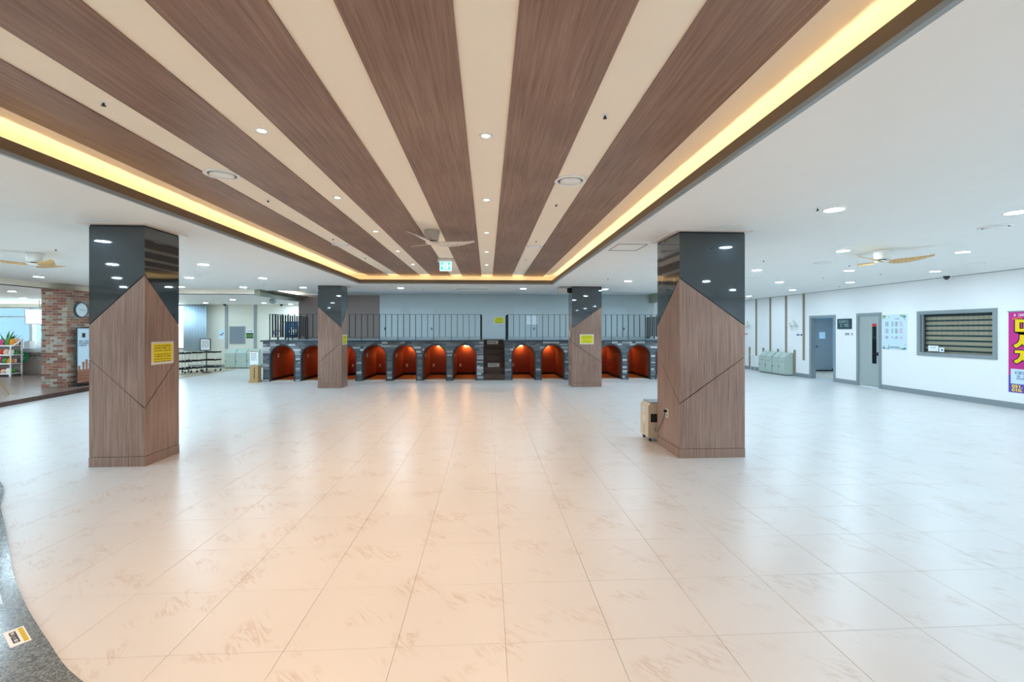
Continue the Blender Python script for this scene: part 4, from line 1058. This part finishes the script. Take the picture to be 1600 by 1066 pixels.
# till and items on the counter
p = thing('till_screen', 'white slanted till screen standing on the snack counter', 'till', (-15.2, 16.5, .98))
MB().box(-15.32, -15.08, 16.45, 16.65, .98, 1.02).build('base', 'white_plastic', p); MB().hull8([(-15.36, 16.42, 1.05), (-15.02, 16.42, 1.05), (-15.02, 16.46, 1.04), (-15.36, 16.46, 1.04), (-15.30, 16.58, 1.28), (-14.96, 16.58, 1.28), (-14.96, 16.62, 1.27), (-15.30, 16.62, 1.27)]).build('screen', 'white_plastic', p)
MB().box(-15.22, -15.14, 16.5, 16.56, 1.0, 1.15).build('stem', 'trim_grey', p)
p = thing('card_reader', 'small white card reader beside the till on the counter', 'card reader', (-14.98, 16.35, .98))
MB().hull8([(-15.06, 16.28, .98), (-14.90, 16.28, .98), (-14.90, 16.45, .98), (-15.06, 16.45, .98), (-15.05, 16.30, 1.02), (-14.91, 16.30, 1.02), (-14.91, 16.44, 1.14), (-15.05, 16.44, 1.14)]).build('body', 'white_plastic', p); MB().box(-15.03, -14.93, 16.285, 16.30, .99, 1.015).build('slot', 'dark_ink', p)
p = thing('napkin_box', 'white napkin box at left end of the snack counter', 'box', (-15.47, 16.4, .98))
MB().box(-15.56, -15.38, 16.3, 16.5, .98, 1.22).build('box', 'white_plastic', p); MB().box(-15.53, -15.41, 16.36, 16.44, 1.22, 1.24).build('slot', 'trim_grey', p)
# snack rack with packets
RX0, RX1, RY = -16.62, -15.33, 15.62
rk = thing('snack_rack', 'white wire snack rack with four shelves left of the counter', 'rack', ((RX0 + RX1) / 2, RY + .2, .10))
shelf_z = (.18, .50, .78, 1.08)
for k, z_ in enumerate(shelf_z):
    m = MB().box(RX0, RX1, RY + .04 * k, RY + .40, z_, z_ + .02); m.box(RX0, RX1, RY + .04 * k - .012, RY + .04 * k, z_ - .01, z_ + .03); m.build('shelf', 'white_plastic', rk)
for x in (RX0, RX1 - .03): MB().box(x, x + .03, RY + .37, RY + .40, .10, 1.36).build('post', 'white_plastic', rk); MB().box(x, x + .03, RY - .01, RY + .02, .10, .30).build('post', 'white_plastic', rk)
MB().tube([(RX1 + .04, RY - .03, .10), (RX1 + .04, RY - .03, 1.06), (RX1 + .02, RY + .25, 1.20), (RX1 + .02, RY + .38, 1.35)], .018, 8).build('guard_rail', 'white_plastic', rk)
MB().box(RX0, RX1, RY + .40, RY + .41, .10, 1.3).build('back_panel', 'counter_brown', rk)
k2 = 0
cn = ['red', 'orange', 'yellow', 'green', 'blue', 'magenta', 'white', 'brown', 'pink', 'pale blue']
for k, z_ in enumerate(shelf_z):
    for j, rear in [(q, 0) for q in range(8)] + [(q, 1) for q in range(4, 8)]:
        x = RX0 + .09 + j * .152; hh_ = random.uniform(.13, .2) if k < 3 else random.uniform(.16, .24); y = RY + .04 * k + .08 + .13 * rear; ci = (k * 3 + j * 7 + k2 + 3 * rear) % 10; k2 += 1
        w = .062
        m = MB().add([(x - w, y, z_ + .02), (x + w, y, z_ + .02), (x + w, y + .012, z_ + .02), (x - w, y + .012, z_ + .02),
                      (x - w, y - .035, z_ + .02 + hh_ * .45), (x + w, y - .035, z_ + .02 + hh_ * .45), (x + w, y + .05, z_ + .02 + hh_ * .45), (x - w, y + .05, z_ + .02 + hh_ * .45),
                      (x - w, y + .02, z_ + .02 + hh_), (x + w, y + .02, z_ + .02 + hh_), (x + w, y + .03, z_ + .02 + hh_), (x - w, y + .03, z_ + .02 + hh_)],
                     [(0, 3, 2, 1), (0, 1, 5, 4), (1, 2, 6, 5), (2, 3, 7, 6), (3, 0, 4, 7), (4, 5, 9, 8), (5, 6, 10, 9), (6, 7, 11, 10), (7, 4, 8, 11), (8, 9, 10, 11)])
        pk = m.build('snack_packet', 'packet_%d' % ci)
        side = 'right end' if j > 5 else ('middle' if j > 2 else 'left end')
        tag(pk, '%s snack packet on the %s rack shelf, %s%s from the right' % (cn[ci], ['bottom', 'second', 'third', 'top'][k], 'rear row, ' if rear else '', ord_(7 - j)), 'snack packet', 'snack packets on the rack')
# potted plant behind rack
p = thing('potted_plant', 'green leafy plant behind the snack rack at the left edge', 'plant', (-17.6, 17.8, .10))
MB().lathe([(.16, 0), (.22, .4), (.24, .42)], (-17.6, 17.8, .10), 16).build('pot', 'terracotta', p)
MB().cyl((-17.6, 17.8, .5), (-17.6, 17.8, 1.1), .03).build('stem', 'counter_brown', p)
rnd = random.Random(9)
for k in range(26):
    a = rnd.random() * 6.28; e = rnd.uniform(.3, 1.3); b = Vector((-17.6, 17.8, rnd.uniform(.9, 1.15))); dd = Vector((math.cos(a) * math.cos(e), math.sin(a) * math.cos(e), math.sin(e))) * rnd.uniform(.45, .7); s_ = dd.cross(Vector((0, 0, 1))).normalized() * .05
    MB().add([b, b + dd * .5 + s_, b + dd, b + dd * .5 - s_], [(0, 1, 2, 3)]).build('leaf', 'leaf_green', p)
# hanging light box
p = thing('hanging_light_box', 'white slanted light box hanging beside the brick pillar', 'light box', (-16.3, 17.5, 1.83))
MB().hull8([(-16.55, 17.42, 1.83), (-15.5, 17.42, 1.83), (-15.5, 17.48, 1.83), (-16.55, 17.48, 1.83), (-16.66, 17.5, 2.34), (-15.5, 17.5, 2.34), (-15.5, 17.56, 2.34), (-16.66, 17.56, 2.34)]).build('screen', 'lightbox', p)
m = MB(); m.tube([(-16.56, 17.41, 1.82), (-16.67, 17.49, 2.35), (-15.5, 17.49, 2.35), (-15.5, 17.41, 1.82), (-16.56, 17.41, 1.82)], .012); m.build('frame', 'trim_grey', p)
for x in (-16.2, -15.7): MB().cyl((x, 17.53, 2.34), (x, 17.53, ZR), .012).build('hanger', 'trim_grey', p)
# dark easel at the left edge
p = thing('easel_board', 'dark board on a wooden easel at the left edge of the platform', 'easel', (-11.53, 10.95, .10))
MB().hull8([(-11.93, 10.95, .25), (-11.30, 10.95, .25), (-11.30, 10.99, .25), (-11.93, 10.99, .25), (-11.93, 11.05, .86), (-11.32, 11.05, .86), (-11.32, 11.09, .86), (-11.93, 11.09, .86)]).build('board', 'night_blue', p)
for x in (-11.83, -11.35): MB().tube([(x, 10.92, .10), (x, 11.08, .95)], .016).build('leg', 'cardboard', p)
MB().tube([(-11.53, 11.09, .93), (-11.19, 11.38, .10)], .016).build('leg', 'cardboard', p)

# ================================================================== ceiling fittings
def make_downlight(z, r, lens, label, group, name='downlight'):
    p = thing(name, label, 'ceiling light', (0, 0, z), group)
    MB().lathe([(r + .022, 0), (r + .02, -.008), (r + .003, -.008), (r, -.003)], (0, 0, z), 24, cap=False).build('trim_ring', 'white_plastic', p, True)
    MB().add([(r * math.cos(2 * PI * k / 16), r * math.sin(2 * PI * k / 16), z - .004) for k in range(16)], [tuple(range(15, -1, -1))]).build('lens', lens, p)
    return p
def scatter(proto, pts):
    """first spot takes the prototype itself, the others copies; a spot may carry its own label"""
    for k, (x, y, z, *lb) in enumerate(pts):
        o = proto if k == 0 else copy_tree(proto)
        o.location = (x, y, z)
        if lb: o['label'] = lb[0]
def where(y, ys):
    k = [i for i, q in enumerate(sorted(ys, reverse=True)) if abs(q - y) < .01][0]
    return ord_(k)
YV = (4.53, 6.88, 9.18, 11.45, 13.7); YB = (2.2, -.15, -2.5, -4.9); XRW = (3.56, 5.55, 7.53, 9.43); XLW = (-5.34, -7.03, -8.76); YVL = (4.53, 6.88, 8.95, 11.24, 13.65)
rgt = [(x, y, ZC, 'cool downlight right of the tray, %s row outward, %s from the stage' % (ord_(i), where(y, YV))) for y in YV for i, x in enumerate(XRW)]
rgt += [(9.5, 16.2, ZC, 'cool downlight near the strips at the far end of right wall'), (7.6, 16.2, ZC, 'cool downlight right of the stage end, hidden behind the near pillar'), (9.5, 18.7, ZC, 'farthest cool downlight beside the right wall'), (7.5, 18.7, ZC, 'added cool downlight behind the right end of the stage')]  # last lamp is added to light the hall beyond the stage
rgt += [(x, y, ZC, 'cool downlight behind the viewpoint on the right, %s row outward, %s back' % (ord_(i), ord_(j))) for j, y in enumerate(YB) for i, x in enumerate(XRW)]
scatter(make_downlight(ZC, .086, 'cool_lens', 'cool downlight right of the tray', 'cool downlights in the right ceiling'), rgt)
lft = [(x, y, ZC, 'cool downlight left of the tray, %s row outward, %s from the stage' % (ord_(i), where(y, YVL))) for y in YVL for i, x in enumerate(XLW)]
lft += [(x, y, ZC, 'cool downlight behind the viewpoint on the left, %s row outward, %s back' % (ord_(i), ord_(j))) for j, y in enumerate(YB) for i, x in enumerate(XLW)]
lft += [(-10.4, y, ZC, 'cool downlight along the snack platform edge, %s from the brick pillar' % ord_(j)) for j, y in enumerate((11.24, 6.88, 2.2, -2.5))]
scatter(make_downlight(ZC, .086, 'cool_lens', 'cool downlight left of the tray', 'cool downlights in the left ceiling'), lft)
scatter(make_downlight(ZC, .086, 'cool_lens', 'cool downlight', 'cool downlights before the stage'), [(-2.54, 13.64, ZC, 'cool downlight between tray and stage, left of the exit sign'), (1.08, 13.65, ZC, 'cool downlight between tray and stage, right of the stairs')])
scatter(make_downlight(2.98, .086, 'cool_lens', 'cool downlight', 'added cool downlights above the stage'), [(x, 15.7, 2.98, 'added unseen cool downlight above the stage, %s from the left' % ord_(k)) for k, x in enumerate((-6.1, -4.5, -2.9, -1.3, .3, 1.9, 3.5, 5.1))])  # added, unseen lamps that brighten the back wall of the stage
scatter(make_downlight(ZR, .086, 'cool_lens', 'cool downlight', 'cool downlights in the lower rear ceiling'),
        [(-8.98, 16.73, ZR, 'cool downlight in lower rear ceiling, nearest above the grey cabinets'), (-11.17, 18.87, ZR, 'cool downlight in lower rear ceiling in front of the curtain'), (-8.86, 18.75, ZR, 'cool downlight in lower rear ceiling left of the hanging speaker'),
         (-8.18, 19.6, ZR, 'cool downlight in lower rear ceiling above the blue flag'), (-12.54, 19.3, ZR, 'cool downlight in lower rear ceiling above the bright rear window'), (-15.6, 16.3, ZR, 'cool downlight above the snack counter'),
         (-13.2, 10.0, ZR, 'cool downlight above the snack platform in front of the brick pillar'), (-13.2, 13.5, ZR, 'cool downlight beside the brick pillar'), (-13.2, 16.6, ZR, 'cool downlight behind the brick pillar'), (-16.5, 12.5, ZR, 'cool downlight above the middle of the snack platform'),
         (-16.5, 8.5, ZR, 'cool downlight at the far left of the snack platform'), (-13.2, 6.0, ZR, 'cool downlight left of the near left pillar outside the photo'), (-13.2, 2.0, ZR, 'cool downlight beside the viewpoint at far left'), (-17.5, 18.8, ZR, 'cool downlight behind the snack rack by the window')])
YW = (3.54, 5.28, 7.06, 8.80, 10.56)
warm = [(x, y, ZU, 'small warm spotlight in the %s white tray strip, %s from the stage' % (nm, where(y, YW))) for y in YW for x, nm in ((-1.69, 'left of fan'), (-.01, 'central'))]
warm += [(x, y, ZU, 'small warm spotlight behind the viewpoint in the %s strip, %s back' % (nm, ord_(j))) for j, y in enumerate((1.8, .05, -1.7, -3.4)) for x, nm in ((-1.69, 'left of fan'), (-.01, 'central'))]
wp = make_downlight(ZU, .030, 'warm_lens', 'small warm spotlight', 'warm spotlights in the tray ceiling', 'spotlight')
sl_d = bpy.data.lights.new('warm_bulb', 'SPOT'); sl_d.energy = WARM_W; sl_d.color = WARM_C; sl_d.spot_size = math.radians(120); sl_d.spot_blend = 0.8; sl_d.shadow_soft_size = 0.04
sl_o = bpy.data.objects.new('bulb', sl_d); COL.objects.link(sl_o); sl_o.parent = wp; sl_o.location = (0, 0, -.012)
scatter(wp, warm)
def make_vent(z, label, group):
    p = thing('ceiling_vent', label, 'ceiling vent', (0, 0, z), group)
    MB().lathe([(.16, 0), (.16, -.012), (.145, -.018), (.125, -.012)], (0, 0, z), 28, cap=False).build('outer_ring', 'white_plastic', p, True)
    MB().lathe([(.105, 0), (.105, -.020), (.02, -.024)], (0, 0, z), 28).build('disc', 'white_plastic', p, True)
    MB().lathe([(.126, -.001), (.104, -.001)], (0, 0, z), 28, cap=False).build('slot', 'grey_ink', p)
    return p
scatter(make_vent(ZU, 'round white air vent in a white strip of the tray', 'round vents in the tray'), [(x, y, ZU, 'round white air vent in the %s white strip of tray, %s from the stage' % (nm, ord_(2 - j))) for j, y in enumerate((4.55, 8.15, 12.08)) for x, nm in ((-2.54, 'leftmost'), (.83, 'rightmost'))])
scatter(make_vent(ZC, 'round white air vent in the white side ceiling', 'round vents in the side ceiling'), [(6.07, 5.17, ZC, 'round white ceiling vent nearest the right edge'), (6.12, 8.07, ZC, 'round white ceiling vent left of the right fan'), (9.01, 8.0, ZC, 'round white ceiling vent above the service window'), (6.18, 10.27, ZC, 'round white ceiling vent just right of the near right pillar'), (9.11, 11.71, ZC, 'round white ceiling vent above the grey door'), (-6.2, 10.3, ZC, 'round white ceiling vent right of the near left pillar'), (-7.9, 7.6, ZC, 'round white ceiling vent beside the left fan')])
p = thing('linear_vent', 'long flat white ceiling vent before the stage', 'ceiling vent', (-.5, 13.73, ZC))
MB().box(-1.0, .1, 13.6, 13.86, ZC - .012, ZC).build('frame', 'white_plastic', p); MB().box(-.92, .02, 13.66, 13.80, ZC - .016, ZC - .012).build('louvre', 'trim_grey', p)
def make_sprinkler(z, label, group):
    p = thing('sprinkler', label, 'sprinkler', (0, 0, z), group)
    MB().lathe([(.026, 0), (.024, -.004), (.010, -.006)], (0, 0, z), 14).build('rosette', 'white_plastic', p)
    MB().lathe([(.007, -.006), (.007, -.020), (.014, -.022), (.014, -.025)], (0, 0, z), 10).build('head', 'dark_ink', p); return p
scatter(make_sprinkler(ZU, 'small dark sprinkler head in the tray ceiling', 'sprinklers in the tray'), [(x, y, ZU, 'small dark sprinkler in the %s white tray strip, %s from the stage' % (nm, ord_(3 - j))) for j, y in enumerate((3.16, 5.43, 7.66, 9.66)) for x, nm in ((-2.52, 'leftmost'), (.82, 'rightmost'))])
spr = [(3.36, 4.5), (4.9, 7.9), (6.9, 8.4), (7.9, 10.4), (8.6, 9.6), (4.4, 10.2), (9.9, 12.4), (2.9, 10.9), (-6.1, 12.9), (-5.3, 7.6), (-6.6, 7.4), (-3.0, 13.9), (-1.9, 13.9)]
spl = []
for sd_ in (1, -1):
    for k, (x, y) in enumerate(sorted([q for q in spr if q[0] * sd_ > 0], key=lambda q: q[1])): spl.append((x, y, ZC, 'small dark sprinkler in the white %s side ceiling, %s nearest' % ('right' if sd_ > 0 else 'left', ord_(k))))
scatter(make_sprinkler(ZC, 'small dark sprinkler in the side ceiling', 'sprinklers in the side ceiling'), spl)
def fan(x, y, z, rot, R, mblade, label, drop=.17):
    p = thing('ceiling_fan', label, 'ceiling fan', (x, y, z))
    MB().lathe([(.11, 0), (.115, -.01), (.10, -drop + .02), (.085, -drop)], (x, y, z), 24).build('motor_housing', 'fan_grey' if mblade == 'fan_white' else 'white_plastic', p, True)
    MB().lathe([(.05, -drop), (.05, -drop - .02)], (x, y, z), 16).build('collar', 'black_plastic', p)
    MB().lathe([(.09, -drop - .018), (.10, -drop - .03), (.06, -drop - .05), (.01, -drop - .055)], (x, y, z), 24).build('hub', mblade if mblade == 'fan_white' else 'white_plastic', p, True)
    for k in range(3):
        a = rot + k * 2 * PI / 3; r_ = Vector((math.cos(a), math.sin(a), 0)); s_ = Vector((-math.sin(a), math.cos(a), 0)); N = 12; m = MB()
        zz = z - drop - .03; top = []; 
        for q in range(N + 1):
            t = q / N; rad = .05 + (R - .05) * t
            wd = .045 + .105 * math.sin(PI * min(1, t * 1.05) ** .8) * (1 if t < .92 else .6); sweep = .07 * math.sin(t * PI * .9) - .05 * t
            c = Vector((x, y, zz)) + r_ * rad + s_ * sweep; c.z += -.012 + .05 * t * t
            w = s_ * wd * .5; w.z = -.16 * wd
            top.append((c - w, c + w))
        for (a0, b0), (a1, b1) in zip(top[:-1], top[1:]):
            e = Vector((0, 0, .008)); m.hull8([a0, b0, b1, a1, a0 + e, b0 + e, b1 + e, a1 + e])
        m.build('blade', mblade, p, True)
fan(-.83, 6.95, ZU, math.radians(8), .64, 'fan_white', 'white three-blade ceiling fan under the timber-striped tray', .16)
fan(6.10, 6.78, ZC, math.radians(-38), .60, 'fan_wood', 'ceiling fan with pale wood blades on the right ceiling', .15)
fan(-7.28, 7.80, ZC, math.radians(95), .55, 'fan_wood', 'ceiling fan with pale wood blades on the left ceiling', .15)
# exit sign
p = thing('exit_sign', 'hanging green running-man exit sign under the tray', 'exit sign', (-.87, 9.67, 2.85))
EF = Fr((-.87, 9.65, 0), (1, 0, 0), (0, -1, 0))
MB().box(-1.03, -.71, 9.62, 9.74, 3.03, 3.088).build('mount', 'white_plastic', p)
MB().box(-.99, -.75, 9.65, 9.69, 2.84, 3.03).build('body', 'exit_white', p)
MB().fbox(EF, -.105, .105, 2.852, 3.025, 0, .003).build('green_field', 'exit_green', p)
m = MB(); m.fbox(EF, -.045, .05, 2.875, 3.005, .003, .005)
m.fprism(EF, [(-.098, 2.945), (-.07, 2.965), (-.07, 2.925)], .003, .005); m.fprism(EF, [(.098, 2.945), (.07, 2.925), (.07, 2.965)], .003, .005)
m.fbox(EF, -.07, -.05, 2.938, 2.952, .003, .005); m.fbox(EF, .055, .07, 2.938, 2.952, .003, .005); m.build('door_symbol', 'exit_white', p)
m = MB(); m.lathe([(.012, 0), (.012, .002)], EF.p(.008, 2.985, .005), 10, EF.n)
m.fprism(EF, [(-.012, 2.965), (.015, 2.972), (.006, 2.925), (-.012, 2.925)], .005, .007); m.fprism(EF, [(-.012, 2.93), (.002, 2.93), (-.012, 2.88), (-.028, 2.885)], .005, .007)
m.fprism(EF, [(-.002, 2.93), (.008, 2.93), (.03, 2.905), (.02, 2.895)], .005, .007); m.fprism(EF, [(-.03, 2.95), (-.012, 2.968), (-.01, 2.955), (-.022, 2.94)], .005, .007); m.fprism(EF, [(.012, 2.968), (.034, 2.945), (.028, 2.938), (.01, 2.955)], .005, .007)
m.build('running_figure', 'exit_green', p)
# domes, speakers
def dome(x, y, z, label):
    p = thing('dome_camera', label, 'camera', (x, y, z))
    MB().lathe([(.065, 0), (.065, -.02)], (x, y, z), 18).build('base', 'dark_ink', p); MB().lathe([(.055, -.02), (.05, -.05), (.03, -.075), (.005, -.085)], (x, y, z), 18).build('bubble', 'black_glass', p, True)
dome(10.55, 10.0, ZC, 'black dome camera where the right wall meets the ceiling')
dome(-10.9, 19.7, ZR, 'black dome camera on the rear ceiling near the grey wall strip')
dome(-8.6, 19.7, ZR, 'black dome camera on the rear ceiling near the stage')
p = thing('wall_speaker', 'beige box speaker on a black bracket by the far right pillar', 'speaker', (2.14, 13.0, 2.65))
MB().box(2.02, 2.26, 12.9, 13.12, 2.66, 2.79).build('cabinet', 'fan_grey', p); MB().box(2.02, 2.26, 12.9, 13.12, 2.79, 2.797).build('top_edge', 'black_plastic', p)
MB().box(2.26, 2.30, 12.95, 13.05, 2.68, 2.79).build('bracket', 'black_plastic', p); MB().box(2.30, 2.382, 12.96, 13.04, 2.66, 2.80).build('wall_plate', 'black_plastic', p)
